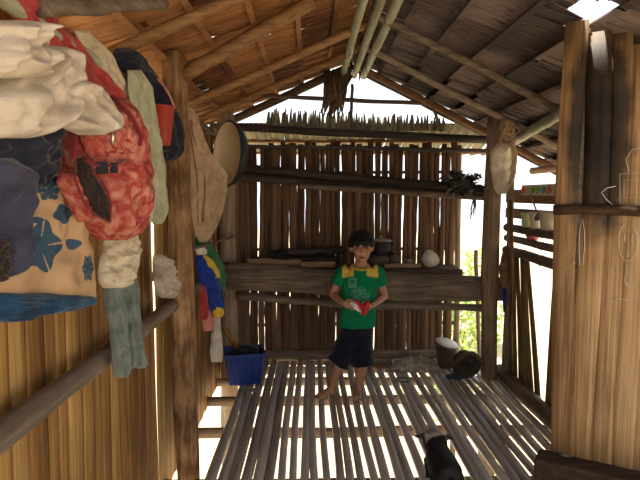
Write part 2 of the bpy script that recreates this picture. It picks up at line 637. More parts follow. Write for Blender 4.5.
panel(wr, M['wall_green'], 3.66, 4.40, 3.94, 4.40, -.05, 1.0, 7, WR, 1)
panel(wr, M['wall_tan'], 2.3, 3.62, 2.3, 3.52, -.05, 1.0, 13, WR, 2)
for (z, r, mt) in ((1.175, .03, 'pole_y'), (1.095, .026, 'pole_y'), (1.0, .034, 'pole_y')):
    pole((WR - .035, 4.3, z + .005), (WR - .03, 2.3, z), r, M[mt], 'rail', wr, nodes=6, seed=int(z * 50), taper=1.1)
pole((1.52, 4.36, .03), (1.53, 2.3, .03), .05, M['pole_y'], 'baseboard_right', label='grey pole lying along the right edge of the floor', kind='structure', nodes=6, seed=2)
# planks of the high shelf on that wall
for k, (z, h) in enumerate(((1.42, .10), (1.29, .075))):
    mb = MB(); mb.box((WR + .01, 3.4, z), (.018, 2.1, h)); mb.build('board', M['rafter'], wr, smooth=False)

# --- near partition, turned towards the door
wp = empty('wall_partition', (1.3, 2.28, .28), 'near bamboo partition with chalk drawings and smoke stain', kind='structure')
PA, PB = Vector((1.085, 2.42, .28)), Vector((2.05, 1.80, .28))
PD = (PB - PA).normalized()
PN = Vector((PD.y, -PD.x, 0))
pang = math.atan2(PD.y, PD.x)
sm = [strip_mesh('bamboo_strip', 2.0, .078, M['part_tan'], 60 + k, .002, rows=9, jag=.03) for k in range(6)]
s = -.012
while s < 1.12:
    w = U(.75, 1.35)
    s += w * .039
    p = PA + PD * s - PN * U(0, .005)
    h = min(2.0, (RZ - SR * (p.x - RX) - .3 + .0))
    put('bamboo_strip', sm[rnd.randrange(6)], p, (0, U(-.004, .004), pang + U(-.04, .04)), wp, (w, 1, h / 2.0 * U(.99, 1.01)))
    s += w * .039 - .007
o = pole(PA + PN * .022 - PD * .02 + Vector((0, 0, 1.085)), PB + PN * .022 + Vector((0, 0, 1.085)), .022, M['dark_wood'], 'rail', wp, seed=3)
pole(PA - PN * .04 + Vector((0, 0, .4)), PB - PN * .04 + Vector((0, 0, .4)), .022, M['pole_y'], 'batten', wp, seed=4)
pole(PA - PN * .045 + PD * .06 + Vector((0, 0, -.3)), PA - PN * .045 + PD * .06 + Vector((0, 0, 1.85)), .03, M['pole_y'], 'stud', wp, seed=6)
# squared sill block the partition stands on
mb = MB()
rot = Matrix.Rotation(pang, 3, 'Z')
c = PA + PD * .5 + Vector((0, 0, -.15)) + PN * .01
mb.box(c, (1.12, .13, .262), rot)
o = mb.build('sill_block', M['dark_wood'], label='dark squared timber sill under the chalk-marked partition', cat='timber', smooth=False)
bv = o.modifiers.new('edge', 'BEVEL'); bv.width = .012; bv.segments = 2

# --- roof
ceil = empty('ceiling', (RX, 2.9, RZ), 'thatched gable roof seen from inside with pole rafters', kind='structure')
Y0, Y1 = .15, 4.98


def shingle_mesh(seed, mat, W=.86, L=.44, hole=None):
    """a thatch shingle: folded leaf strips hanging (towards -X) from a slat, local origin at the slat"""
    r = random.Random(seed)
    mb = MB()
    ns = 15
    for k in range(ns):
        y0 = -W / 2 + W * k / ns; y1 = y0 + W / ns * 1.12
        l = L * r.uniform(.88, 1.06)
        if hole and abs((y0 + y1) / 2 - hole[0]) < hole[1]:
            l = hole[2]
        z0 = r.uniform(-.004, .004); z1 = r.uniform(-.006, .006)
        sk = r.uniform(-.012, .012)
        vs = []
        for t in (0, .5, 1):
            xx = -l * t
            zz = .012 * math.sin(t * 3) + lerp(z0, z1, t) + .028 * t
            vs += [(xx, y0 + sk * t, zz), (xx, (y0 + y1) / 2 + sk * t, zz + .006), (xx, y1 + sk * t, zz + .001)]
        b = len(vs)
        vs += [(v[0], v[1], v[2] + .004) for v in vs]
        fs = []
        for i in range(2):
            for j in range(2):
                a = i * 3 + j
                fs += [(a, a + 1, a + 4, a + 3), (b + a, b + a + 3, b + a + 4, b + a + 1)]
        fs += [(6, 7, b + 7, b + 6), (7, 8, b + 8, b + 7), (0, b, b + 1, 1), (1, b + 1, b + 2, 2), (0, 3, b + 3, b), (3, 6, b + 6, b + 3), (2, b + 2, b + 5, 5), (5, b + 5, b + 8, 8)]
        mb.add(vs, fs)
    mb.box((.0, 0, -.004), (.03, W, .012))
    return mb.mesh('shingle', mat, smooth=False)


for side, mat, ex in ((-1, M['thatch_l'], -1.32), (1, M['thatch_r_hazed'], 2.35)):
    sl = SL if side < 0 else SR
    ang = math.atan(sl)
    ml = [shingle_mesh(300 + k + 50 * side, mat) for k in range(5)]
    length = abs(ex - RX) / math.cos(ang)
    nc = int(length / .235)
    for ci in range(nc):
        d = .01 + ci * .235
        x = RX + side * d * math.cos(ang)
        z = RZ - d * math.sin(ang) + .035
        y = Y0 + (.2 if ci % 2 else 0)
        while y - .43 < Y1 - .02:
            yc = min(y, Y1 - .43)
            me = ml[rnd.randrange(5)]
            # the torn patch over the partition
            if side > 0 and abs(yc - 2.42) < .52 and .36 < d < .86:
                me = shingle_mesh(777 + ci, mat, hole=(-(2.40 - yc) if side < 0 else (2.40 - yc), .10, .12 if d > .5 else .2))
            o = put('shingle', me, (x, yc + U(-.01, .01), z), (0, 0, 0), ceil)
            if side < 0:
                # leaves point to -X and run down
                o.rotation_euler = (0, -ang, 0)
            else:
                o.rotation_euler = (0, ang, 0)
                o.scale = (-1, 1, 1)
            if yc < y: break
            y += .83


def roofz(x):
    return RZ - (SL * (RX - x) if x < RX else SR * (x - RX))


for k, y in enumerate((1.25, 2.3, 3.62, 4.2)):
    pole((-1.28, y, roofz(-1.28) - .032), (RX + .02, y + .02, RZ - .03), .026 if k else .03, M['rafter'], 'rafter', ceil, nodes=5, seed=k)
for k, y in enumerate((1.0, 1.85, 3.42, 4.15)):
    pole((RX - .02, y, RZ - .03), (2.3, y, roofz(2.3) - .03), .024, M['pole_x'], 'rafter', ceil, nodes=5, seed=10 + k)
# verge rafters of the far gable
pole((-1.28, 4.90, roofz(-1.28) - .012), (RX, 4.90, RZ - .012), .036, M['rafter_d'], 'rafter', ceil, seed=31)
pole((RX, 4.92, RZ - .012), (2.3, 4.92, roofz(2.3) - .012), .034, M['rafter_d'], 'rafter', ceil, seed=32)
pole((RX, 4.78, RZ - .03), (2.3, 4.78, roofz(2.3) - .03), .028, M['rafter'], 'rafter', ceil, nodes=7, seed=33)
# ridge poles
for dx, z, r in ((-.085, -.085, .027), (.015, -.07, .028), (.10, -.075, .03)):
    pole((RX + dx, 1.0, RZ + z), (RX + dx, 4.98, RZ + z - .01), r, M['ridge'], 'ridge_pole', ceil, nodes=8, seed=int(dx * 100))
# dark strips of old thatch under the ridge
for k in range(16):
    y = 3.9 + k * .07
    for sx in (-1, 1):
        a = Vector((RX + sx * .045, y, RZ - .02)); b = a + Vector((sx * U(.01, .05), U(-.05, .05), -U(.06, .16)))
        mb = MB(); mb.tube([a, a.lerp(b, .5) + Vector((.01 * sx, 0, 0)), b], [.014, .012, .003], 5, .3)
        mb.build('thatch_leaf', M['rafter_d'], ceil)
# struts from post to ridge and long plates
pole(P(183, 76, 2.85), P(312, 1, 2.85) , .036, M['rafter'], 'slanting_pole', label='thick slanting pole from the stout brown post up to the ridge', cat='pole', seed=41)
pole((-.80, .3, 1.925), (-.80, 4.75, 1.93), .03, M['pole_y'], 'eave_pole', label='long eave pole along the top of the left wall', cat='pole', nodes=10, seed=42)
pole((1.62, 4.5, 1.85), (1.45, 3.0, 1.935), .036, M['ridge'], 'eave_pole', label='pale thick bamboo eave pole beside the hanging pouch', cat='pole', nodes=5, seed=43)
pole((1.95, 4.9, 1.64), (1.95, 1.0, 1.66), .03, M['rafter'], 'purlin', ceil, nodes=7, seed=44)

pole(P(40, 7, 1.38), P(162, 2, 1.92), .026, M['pole_y'], 'tie_pole', label='short grey tie pole under the roof above the clothes pole', cat='pole', seed=46)

# --- gable end: ties, fringe, pent roof
pole(P(262, 96, 4.80), P(436, 104, 4.80), .018, M['rafter_d'], 'gable_tie', label='thin dark tie pole across the open gable', cat='pole', seed=51)
pole(P(352, 84, 4.82), P(351, 132, 4.82), .014, M['rafter_d'], 'gable_stick', label='short upright stick in the middle of the open gable', cat='stick', seed=52)
pole(P(430, 96, 4.70), P(441, 132, 4.72), .013, M['rafter_d'], 'gable_stick', label='short crooked stick at the low end of the gable fringe', cat='stick', seed=53)
pole(P(228, 127, 4.74), P(492, 140, 4.66), .034, M['pole_soot'], 'wall_plate', label='dark beam across the top of the back wall', cat='beam', seed=54)
pole(P(232, 146, 4.80), P(488, 151, 4.74), .018, M['pole_soot'], 'thin_beam', label='thin smoke-dark pole just below the lit pent thatch', cat='pole', seed=55)

fr = empty('thatch_fringe', P(355, 128, 4.90), 'ragged grey thatch fringe standing along the foot of the open gable', 'thatch')
for k in range(95):
    px = lerp(266, 447, (k + .5) / 95)
    b = P(px, 131, 4.92 + U(-.02, .02)); t = P(px + U(-2, 2), lerp(110, 119, (k / 95)) + U(-3, 3), 4.92 + U(-.02, .03))
    mb = MB(); mb.tube([b, b.lerp(t, .6), t], [.013, .012, .006], 5, .35, up=Vector((0, 1, 0)))
    mb.build('thatch_leaf', M['thatch_fr'], fr)
# hanging clump of old thatch under the gable peak
cl = empty('thatch_clump', P(335, 115, 4.78), 'dark shaggy clump of old thatch hanging under the gable peak', 'thatch')
for k in range(46):
    t0 = P(lerp(325, 352, rnd.random()), U(68, 76), 4.80 + U(-.04, .04))
    b0 = P(lerp(318, 346, rnd.random()), U(104, 120), 4.80 + U(-.04, .04))
    mb = MB(); mb.tube([t0, t0.lerp(b0, .5) + Vector((U(-.01, .01), 0, 0)), b0], [.012, .014, .005], 5, .35, up=Vector((0, 1, 0)))
    mb.build('thatch_leaf', M['rafter_d'], cl)

pent = empty('pent_roof', (.35, 5.2, 1.9), 'narrow sunlit pent roof of thatch outside the back wall', kind='structure')
for k in range(62):
    x = lerp(-.85, 1.75, k / 61)
    mb = MB()
    a = Vector((x, 4.93, 2.05)); b = Vector((x + U(-.02, .02), 5.62 + U(-.04, .04), 1.83 + U(-.008, .008)))
    mb.tube([a, a.lerp(b, .5), b], [.026, .026, .022], 6, .2, up=Vector((0, 0, 1)))
    mb.build('thatch_leaf', M['thatch_fr'], pent)
for y, z in ((5.25, 1.945), (5.55, 1.865)):
    pole((-.9, y, z - .02), (1.8, y, z - .02), .014, M['rafter'], 'purlin', pent, seed=int(y * 10))


# ------------------------------------------------------------------ cloth and bags hung along the left wall
def interp(rows, y):
    for a, b in zip(rows, rows[1:]):
        if a[0] <= y <= b[0]:
            t = (y - a[0]) / (b[0] - a[0])
            t = t * t * (3 - 2 * t) * .5 + t * .5
            return [lerp(a[k], b[k], t) for k in range(1, len(a))]
    return list(rows[-1][1:]) if y > rows[-1][0] else list(rows[0][1:])


def cloth_into(mb, rows, depth, thick=.04, folds=5, famp=.012, crump=.012, csc=9, nu=44, nv=52, seed=1, back=.012, drift=.6, uvs=None):
    """a hung cloth or bag: outline rows (height, left, right), its distance, its body and folds"""
    y0, y1 = rows[0][0], rows[-1][0]
    base = []
    for i in range(nv + 1):
        py = lerp(y0, y1, i / nv)
        l, r = interp(rows, py)
        wob = (r - l) * .03
        l += wob * noise.noise(Vector((py * .09, seed, 0))); r += wob * noise.noise(Vector((py * .09, seed, 4)))
        row = []
        for j in range(nu + 1):
            px = lerp(l, r, j / nu)
            row.append(P(px, py, depth(px, py)))
        base.append(row)
    front, bk = [], []
    for i in range(nv + 1):
        v = i / nv
        for j in range(nu + 1):
            u = j / nu
            du = base[i][min(j + 1, nu)] - base[i][max(j - 1, 0)]
            dv = base[min(i + 1, nv)][j] - base[max(i - 1, 0)][j]
            n_ = du.cross(dv)
            if n_.length < 1e-9: n_ = Vector((1, -1, 0))
            n_.normalize()
            p = base[i][j]
            if n_.dot(CAM - p) < 0: n_ = -n_
            edge = max(0, math.sin(math.pi * u)) ** .55
            ev = min(1, min(v, 1 - v) * 9) ** .6
            f = math.sin((u + .06 * math.sin(v * 4 + seed)) * folds * 2 * math.pi + seed + drift * math.sin(v * 3 + seed)) * famp * (.35 + .65 * v)
            f += crump * noise.noise(Vector((u * csc * .7, v * csc, seed * 2.3))) + crump * .6 * noise.noise(Vector((u * csc * 1.9, v * csc * 1.9, seed * 5.1)))
            d = (thick * edge + f * (.35 + .65 * edge)) * (.25 + .75 * ev)
            front.append(p + n_ * max(d, .002))
            bk.append(p - n_ * (back * edge * ev + .002))
            if uvs is not None: uvs.append((u, v))
    m_ = nu + 1
    N_ = len(front)
    fs = []
    for i in range(nv):
        for j in range(nu):
            a = i * m_ + j
            fs += [(a, a + 1, a + m_ + 1, a + m_), (N_ + a, N_ + a + m_, N_ + a + m_ + 1, N_ + a + 1)]
        a = i * m_; b = a + nu
        fs += [(a, a + m_, N_ + a + m_, N_ + a), (b, N_ + b, N_ + b + m_, b + m_)]
    for j in range(nu):
        fs += [(j, N_ + j, N_ + j + 1, j + 1)]
        b = nv * m_ + j
        fs += [(b, b + 1, N_ + b + 1, N_ + b)]
    mb.add(front + bk, fs)


def cloth(name, rows, depth, mat, parent=None, label=None, cat=None, group=None, **kw):
    mb = MB()
    cloth_into(mb, rows, depth, **kw)
    return mb.build(name, mat, parent, label=label, cat=cat, group=group)


def lin(p0, Ya, p1, Yb):
    return lambda px, py: lerp(Ya, Yb, (px - p0) / (p1 - p0))


C = {}
C['net'] = cloth_mat('cream_net', (.56, .49, .41), (.36, .30, .235), 300, .9, 7, .0)
C['red'] = cloth_mat('red_cloth', (.42, .05, .05), (.26, .03, .035))
C['cream'] = cloth_mat('cream_cloth', (.58, .50, .38), (.42, .34, .24))
C['sage'] = cloth_mat('sage_cloth', (.42, .42, .30), (.30, .30, .2))
C['navy'] = cloth_mat('navy_cloth', (.022, .024, .042), (.012, .012, .022))
C['slate'] = cloth_mat('slate_blue_cloth', (.045, .045, .08), (.028, .028, .05))
C['dark'] = cloth_mat('dark_lining', (.03, .018, .015), (.015, .01, .01))
C['jeans'] = cloth_mat('grey_green_denim', (.17, .20, .18), (.10, .125, .115))
C['rag'] = cloth_mat('grey_rag', (.48, .42, .35), (.30, .25, .2))
C['beige'] = cloth_mat('beige_cotton', (.40, .28, .18), (.28, .19, .115))
C['stripe'] = cloth_mat('stripe_red_brown', (.30, .12, .08), (.22, .09, .06))
C['blue'] = cloth_mat('royal_blue_cloth', (.015, .045, .28), (.01, .025, .17))
C['yellow'] = cloth_mat('yellow_cloth', (.62, .42, .05), (.45, .28, .03))
C['green'] = cloth_mat('dark_green_cloth', (.04, .16, .06), (.02, .09, .04))
C['white'] = cloth_mat('white_cloth', (.68, .62, .52), (.5, .44, .35))
C['pink'] = cloth_mat('pink_cloth', (.62, .24, .2), (.45, .15, .14))
C['sack'] = cloth_mat('sack_cloth', (.50, .44, .36), (.28, .22, .17), 200, .9, 10)
C['brown'] = cloth_mat('brown_bag', (.20, .11, .05), (.10, .06, .03), 200, .9, 8)
C['dye'] = dye_mat('printed_cloth')
C['strap'] = cloth_mat('dark_red_strap', (.20, .02, .025), (.13, .015, .02))
C['chrome'] = plain('zip_metal', (.55, .55, .52), .3, .5, .9)
C['blackpl'] = plain('black_plastic', (.012, .012, .014), .4)

# clothes pole
pole((-.665, .75, 1.86), (-.685, 2.78, 1.84), .02, M['ridge'], 'clothes_pole', label='bamboo clothes pole carrying the garments along the left wall', cat='pole', nodes=7, seed=61)

# red blanket over the pole
cloth('red_blanket', [(-12, -4, 22), (0, 4, 32), (20, 14, 52), (40, 28, 74), (60, 44, 92), (80, 66, 112), (95, 86, 124), (120, 100, 136), (145, 108, 143), (158, 116, 140)],
      lin(30, 1.42, 140, 2.0), C['red'], label='dark red cloth slung over the clothes pole behind the cream net', cat='blanket', thick=.035, folds=3, famp=.012, crump=.018, seed=2, back=.004)
# cream sheet
cloth('cream_sheet', [(30, 74, 88), (60, 90, 112), (90, 106, 128), (120, 117, 140), (150, 128, 150), (190, 136, 158), (215, 145, 159), (222, 150, 157)],
      lin(80, 1.70, 158, 2.33), C['cream'], label='long cream sheet hanging between the red cloth and the sage shirt', cat='sheet', thick=.028, folds=3, famp=.012, crump=.01, seed=3, back=.004)
# sage shirt with a collar
sh = empty('sage_shirt', P(150, 222, 2.2), 'pale sage shirt hanging beside the black jacket', 'shirt')
cloth('shirt_body', [(70, 128, 141), (90, 128, 150), (120, 134, 155), (150, 141, 160), (180, 148, 162), (210, 151, 163), (224, 153, 161)],
      lin(128, 1.99, 163, 2.38), C['sage'], sh, thick=.03, folds=3, famp=.014, crump=.012, seed=4, back=.006)
# black jacket with a sleeve
jk = empty('black_jacket', P(165, 160, 2.5), 'black jacket hooked on the stout post above the draped sheet', 'jacket')
cloth('jacket_body', [(48, 117, 131), (54, 113, 140), (66, 119, 148), (80, 134, 158), (100, 147, 170), (130, 156, 181), (150, 158, 182), (157, 159, 180), (161, 160, 172)],
      lin(115, 2.2, 182, 2.66), C['navy'], jk, thick=.045, folds=3, famp=.012, crump=.015, seed=6, back=.006)
cloth('sleeve', [(70, 140, 150), (90, 149, 160), (115, 156, 166), (140, 160, 169), (152, 161, 168)],
      lin(140, 2.26, 169, 2.46), C['navy'], jk, thick=.035, folds=2, famp=.006, crump=.012, seed=7, nu=18, nv=30)
cloth('shoulder_hood', [(50, 114, 130), (56, 112, 136), (66, 116, 141), (74, 124, 139)], lin(112, 2.12, 141, 2.26), C['navy'], jk, thick=.05, folds=1, famp=.006, crump=.02, seed=8, nu=24, nv=20)

# red pail hanging on the post
pc = P(161, 145, 2.33)
pail = empty('red_pail', pc, 'small red plastic pail hanging by its handle on the stout post', 'pail')
M['redpl'] = plain('red_plastic', (.30, .03, .014), .45, .4, 0, .2, 10)
rot = Matrix.Rotation(math.radians(4), 3, 'Y')
mb = MB(); mb.lathe([(.002, .0), (.034, .0), (.038, .006), (.047, .15), (.050, .152), (.050, .159), (.044, .159), (.034, .012), (.002, .012)], pc, 24, rot); mb.build('bucket', M['redpl'], pail)
mb = MB()
hp = [pc + rot @ Vector((.048 * math.cos(a), .0, .152)) + Vector((-.035 * math.sin(a), 0, .12 * math.sin(a))) for a in [math.pi * k / 12 for k in range(13)]]
mb.tube(hp, .005, 6); mb.build('handle', C['pink'], pail)

# cream mosquito net bundle
mb = MB()
cloth_into(mb, [(20, -14, 22), (27, -18, 38), (45, -20, 42), (62, -20, 40), (78, -18, 36)], lin(0, 1.09, 60, 1.26), thick=.075, folds=3, famp=.014, crump=.045, csc=3.2, seed=11, nu=60, nv=50)
cloth_into(mb, [(46, 26, 60), (56, 14, 73), (75, 0, 78), (100, -18, 82), (118, -18, 62), (132, -16, 50), (138, -14, 30)], lin(0, 1.13, 80, 1.36), thick=.065, folds=3, famp=.014, crump=.045, csc=3.4, seed=12, nu=60, nv=60)
cloth_into(mb, [(80, 62, 82), (90, 56, 100), (104, 54, 113), (118, 56, 120), (128, 64, 118), (135, 78, 104)], lin(0, 1.1, 120, 1.42), thick=.055, folds=2, famp=.01, crump=.035, csc=3, seed=13, nu=50, nv=40)
mb.build('mosquito_net', C['net'], label='crumpled cream mosquito net bundled over the other hanging clothes', cat='net')

# dark navy bag below the net
cloth('navy_bag', [(112, -18, 50), (124, -18, 62), (145, -18, 62), (165, -18, 58), (182, -16, 46), (190, -12, 30)], lin(0, 1.17, 60, 1.36), C['navy'],
      label='dark navy cloth bag wedged under the cream net', cat='bag', thick=.05, folds=2, famp=.008, crump=.03, csc=5, seed=14)
# slate cloth bag at the picture's border, with its dark mouth
sb = empty('slate_bag', P(5, 280, 1.12), 'slate blue cloth bag with a dark round mouth', 'bag')
cloth('bag_body', [(158, -24, 12), (170, -24, 22), (190, -24, 27), (212, -24, 26), (238, -24, 19), (262, -24, 8), (280, -22, -4)], lin(0, 1.08, 40, 1.2), C['slate'], sb, thick=.055, folds=2, famp=.006, crump=.03, csc=4, seed=15)
cloth('bag_mouth', [(236, -16, 2), (241, -20, 11), (252, -22, 15), (266, -22, 12), (278, -20, 3), (283, -16, -4)], lin(0, 1.02, 40, 1.14), C['dark'], sb, thick=.02, folds=1, famp=.003, crump=.01, seed=16, nu=24, nv=24)

# floral shorts
uv = []
fs_ = empty('floral_shorts', P(45, 318, 1.4), 'tan board shorts printed with blue flowers and a blue hem', 'shorts')
rows = [(176, 30, 66), (190, 33, 72), (205, 33, 77), (230, 24, 87), (255, 8, 93), (280, -14, 95), (297, -18, 96)]
mb = MB()
cloth_into(mb, rows, lin(0, 1.24, 95, 1.52), thick=.04, folds=2, famp=.008, crump=.016, csc=4, nu=180, nv=190, seed=17)
keep = [v.copy() for v in mb.v]
o = mb.build('printed_legs', C['dye'], fs_)
INV = RM.transposed()


def to_px(p):
    q = INV @ (p - CAM)
    return 320 + F * q.x / -q.z, 240 - F * q.y / -q.z


TAN, BLU = (.47, .31, .18), (.04, .08, .13)
FL = [(40, 246, 22, 27, 5, .3), (63, 214, 10, 10, 4, 1), (49, 192, 12, 9, 5, 2), (34, 188, 6, 9, 3, 0), (73, 244, 9, 6, 3, .7), (36, 220, 8, 4, 2, 0), (88, 268, 6, 14, 6, .4), (70, 190, 6, 5, 4, .2)]
at = o.data.color_attributes.new('dye', 'FLOAT_COLOR', 'POINT')
for i, p in enumerate(keep):
    x, y = to_px(p)
    c = TAN
    if y < 187 - (x - 35) * .05: c = (.03, .06, .13)
    for (cx, cy, rx, ry, k, ph) in FL:
        dx, dy = (x - cx) / rx, (y - cy) / ry
        rr = math.hypot(dx, dy); a = math.atan2(dy, dx)
        lim = .9 + .13 * math.cos(a * k + ph)
        if rr < lim and not (k > 4 and rr > .35 and abs(math.sin(a * k * .5 + ph)) < .10): c = BLU
    at.data[i].color = (*c, 1)
cloth('hem_band', [(292, -18, 60), (297, -18, 95.5), (303, -18, 97), (309, -18, 80), (316, -18, 40), (322, -18, 8)], lin(0, 1.238, 95, 1.518), cloth_mat('blue_hem', (.012, .055, .12), (.008, .035, .08)), fs_, thick=.044, folds=2, famp=.008, crump=.01, seed=18)

# pink checked backpack
bp = empty('backpack', P(105, 242, 1.5), 'faded red checked backpack hanging below the cream net', 'backpack')
m, N, L, B = newmat('faded_red_check')
tc = N.new('ShaderNodeTexCoord')
w1 = N.new('ShaderNodeTexVoronoi'); w1.inputs['Scale'].default_value = 26
n1 = N.new('ShaderNodeTexNoise'); n1.inputs['Scale'].default_value = 22; n1.inputs['Detail'].default_value = 8; n1.inputs['Distortion'].default_value = 1.4
L.new(tc.outputs['Object'], w1.inputs['Vector']); L.new(tc.outputs['Object'], n1.inputs['Vector'])
rp = N.new('ShaderNodeValToRGB')
for i, (pp, c) in enumerate(((.3, (.14, .012, .012)), (.42, (.30, .035, .03)), (.52, (.40, .11, .08)), (.68, (.48, .24, .18)))):
    if i > 1: rp.color_ramp.elements.new(pp)
    e = rp.color_ramp.elements[i]; e.position = pp; e.color = (*c, 1)
L.new(n1.outputs[0], rp.inputs[0])
L.new(rp.outputs[0], B.inputs['Base Color']); B.inputs['Roughness'].default_value = .85
bpn = N.new('ShaderNodeBump'); bpn.inputs['Strength'].default_value = .3; bpn.inputs['Distance'].default_value = .02
L.new(n1.outputs[0], bpn.inputs['Height']); L.new(bpn.outputs[0], B.inputs['Normal'])
C['check'] = m
dB = lin(62, 1.40, 150, 1.62)
cloth('pack_body', [(98, 70, 128), (112, 64, 136), (135, 63, 144), (160, 62, 149), (182, 60, 153), (200, 66, 152), (218, 76, 148), (232, 88, 140), (240, 98, 126)], dB, C['check'], bp, thick=.085, folds=2, famp=.006, crump=.03, csc=5, seed=21, back=.03)
cloth('side_flap', [(172, 60, 70), (182, 57, 76), (195, 63, 82), (208, 70, 88), (222, 78, 92)], lin(62, 1.34, 150, 1.56), C['check'], bp, thick=.03, folds=1, famp=.003, crump=.015, seed=22, nu=20, nv=24)


def surf(px, py, off):
    return P(px, py, dB(px, py) - off)


# open zip mouth: a dark slit with two lips
cloth('zip_mouth', [(158, 77, 84), (172, 79, 92), (190, 84, 104), (206, 90, 110), (216, 98, 110), (222, 106, 110)], lambda px, py: dB(px, py) - .092, C['dark'], bp, thick=.012, folds=2, famp=.004, crump=.008, seed=23, nu=18, nv=24)
for pts, nm in (([(76, 156), (75, 178), (82, 198), (94, 214), (109, 223)], 'zip_tape'), ([(83, 156), (96, 172), (106, 188), (111, 204), (110, 223)], 'zip_tape')):
    mb = MB(); mb.tube([surf(x, y, .105) for x, y in pts], .004, 6, .6); mb.build(nm, C['strap'], bp)
cloth('front_panel', [(108, 80, 128), (124, 78, 136), (150, 84, 142), (160, 92, 140)], lambda px, py: dB(px, py) - .068, C['check'], bp, thick=.03, folds=1, famp=.004, crump=.02, seed=24, nu=30, nv=24)
for pts in ([(66, 98), (70, 120), (74, 140), (72, 160)], [(112, 96), (124, 108), (134, 122), (141, 136), (139, 146)]):
    mb = MB(); mb.tube([surf(x, y, .10) for x, y in pts], .011, 8, .4); mb.build('shoulder_strap', C['strap'], bp)
mb = MB(); mb.tube([surf(x, y, .112) for x, y in ((84, 160), (98, 166), (112, 166), (126, 160))], .010, 8, .35); mb.build('webbing', C['strap'], bp)
mb = MB(); mb.box(surf(102, 168, .122), (.026, .012, .03)); mb.build('buckle', C['blackpl'], bp, smooth=False)
mb = MB(); mb.box(surf(114, 168, .122), (.016, .010, .026)); mb.build('buckle', C['blackpl'], bp, smooth=False)
mb = MB(); mb.tube([surf(112, 127, .118), surf(113, 136, .12), surf(112, 145, .118)], [.003, .005, .004], 6); mb.build('zip_pull', C['chrome'], bp)
mb = MB(); mb.box(surf(145, 183, .055), (.012, .008, .028), Matrix.Rotation(.4, 3, 'Y')); mb.build('care_label', C['white'], bp, smooth=False)

# cream cloth and jeans over the rail
rail = pole((WL + .06, .55, .905), (WL + .065, 4.5, .86), .034, M['pole_y'], 'wall_rail', label='long grey pole rail along the left wall at waist height', cat='rail', seed=63, seg=20)
cloth('cream_shorts', [(228, 108, 134), (240, 104, 138), (258, 100, 138), (272, 98, 136), (282, 99, 132), (288, 103, 124)], lin(98, 1.66, 138, 1.84), C['cream'], label='small cream shorts hanging above the grey-green trousers', cat='shorts', thick=.04, folds=2, famp=.012, crump=.02, seed=25)
tr = empty('trousers', P(124, 376, 1.78), 'grey-green trousers hanging over the wall rail', 'trousers')
cloth('trouser_leg', [(276, 103, 124), (300, 104, 124), (330, 109, 127), (352, 112, 129), (368, 113, 129), (377, 114, 127)], lin(98, 1.70, 145, 1.84), C['jeans'], tr, thick=.035, folds=2, famp=.008, crump=.012, seed=26, nu=28)
cloth('trouser_leg', [(276, 118, 137), (300, 119, 138), (330, 124, 140), (350, 127, 144), (362, 129, 147), (368, 130, 145)], lin(98, 1.73, 145, 1.87), C['jeans'], tr, thick=.032, folds=2, famp=.008, crump=.012, seed=27, nu=28)
# grey rag stuffed on the rail by the post
mb = MB()
cloth_into(mb, [(254, 154, 159), (262, 153, 166), (272, 153, 172), (284, 154, 175), (294, 157, 174), (298, 162, 172)], lin(152, 2.44, 176, 2.62), thick=.05, folds=2, famp=.012, crump=.04, csc=6, seed=28, nu=34, nv=40)
mb.build('grey_rag', C['rag'], label='crumpled grey rag stuck behind the rail at the stout post', cat='rag')

# beige striped sheet draped from the stout post
bs = empty('draped_sheet', P(208, 240, 3.1), 'beige striped sheet draped from the stout post towards the wok', 'sheet')
rws = [(106, 187, 190), (120, 187, 194), (135, 188, 201), (150, 189, 208), (163, 189, 217), (174, 189, 226), (190, 190, 226), (208, 191, 222), (222, 193, 217), (236, 196, 210), (242, 200, 205)]
dS = lin(190, 2.95, 232, 3.4)
cloth('sheet_cloth', rws, dS, C['beige'], bs, thick=.035, folds=4, famp=.020, crump=.012, seed=29, nu=60)
for k in range(4):
    f_ = .22 + .2 * k
    pts = []
    for (y, l, r) in rws[1:9]:
        pts.append(P(lerp(l, r, f_), y, dS(lerp(l, r, f_), y) - .048))
    mb = MB(); mb.tube(pts, .0035, 5); mb.build('woven_stripe', C['stripe'], bs)

# clothes hanging past the post
gp = 'clothes hung past the stout post'
cloth('green_cloth', [(236, 196, 203), (243, 195, 210), (252, 196, 217), (262, 200, 222), (276, 206, 225), (290, 214, 226)], lin(195, 3.42, 226, 3.66), C['green'], label='dark green cloth behind the royal blue shirt', cat='cloth', thick=.03, folds=2, famp=.01, crump=.015, seed=31)
bsh = empty('blue_shirt', P(210, 312, 3.4), 'royal blue shirt with yellow trim hanging beside the stout post', 'shirt')
cloth('shirt_body', [(252, 196, 203), (262, 196, 211), (275, 197, 217), (290, 200, 221), (303, 206, 223), (312, 211, 222)], lin(195, 3.36, 226, 3.56), C['blue'], bsh, thick=.05, folds=2, famp=.012, crump=.014, seed=32)
cloth('yellow_trim', [(255, 203, 207), (264, 207, 215), (272, 212, 219), (278, 216, 220)], lin(195, 3.30, 226, 3.50), C['yellow'], bsh, thick=.02, folds=1, famp=.003, crump=.006, seed=33, nu=14, nv=18)
cloth('yellow_hem', [(306, 213, 222), (312, 213, 224), (318, 214, 221)], lin(195, 3.36, 226, 3.52), C['yellow'], bsh, thick=.025, folds=1, famp=.003, crump=.006, seed=34, nu=14, nv=12)
cloth('white_rag', [(246, 196, 203), (250, 195, 206), (255, 197, 205)], lin(195, 3.28, 226, 3.48), C['white'], label='small white cloth tucked on top of the royal blue shirt', cat='cloth', thick=.03, folds=1, famp=.004, crump=.01, seed=35, nu=14, nv=12)
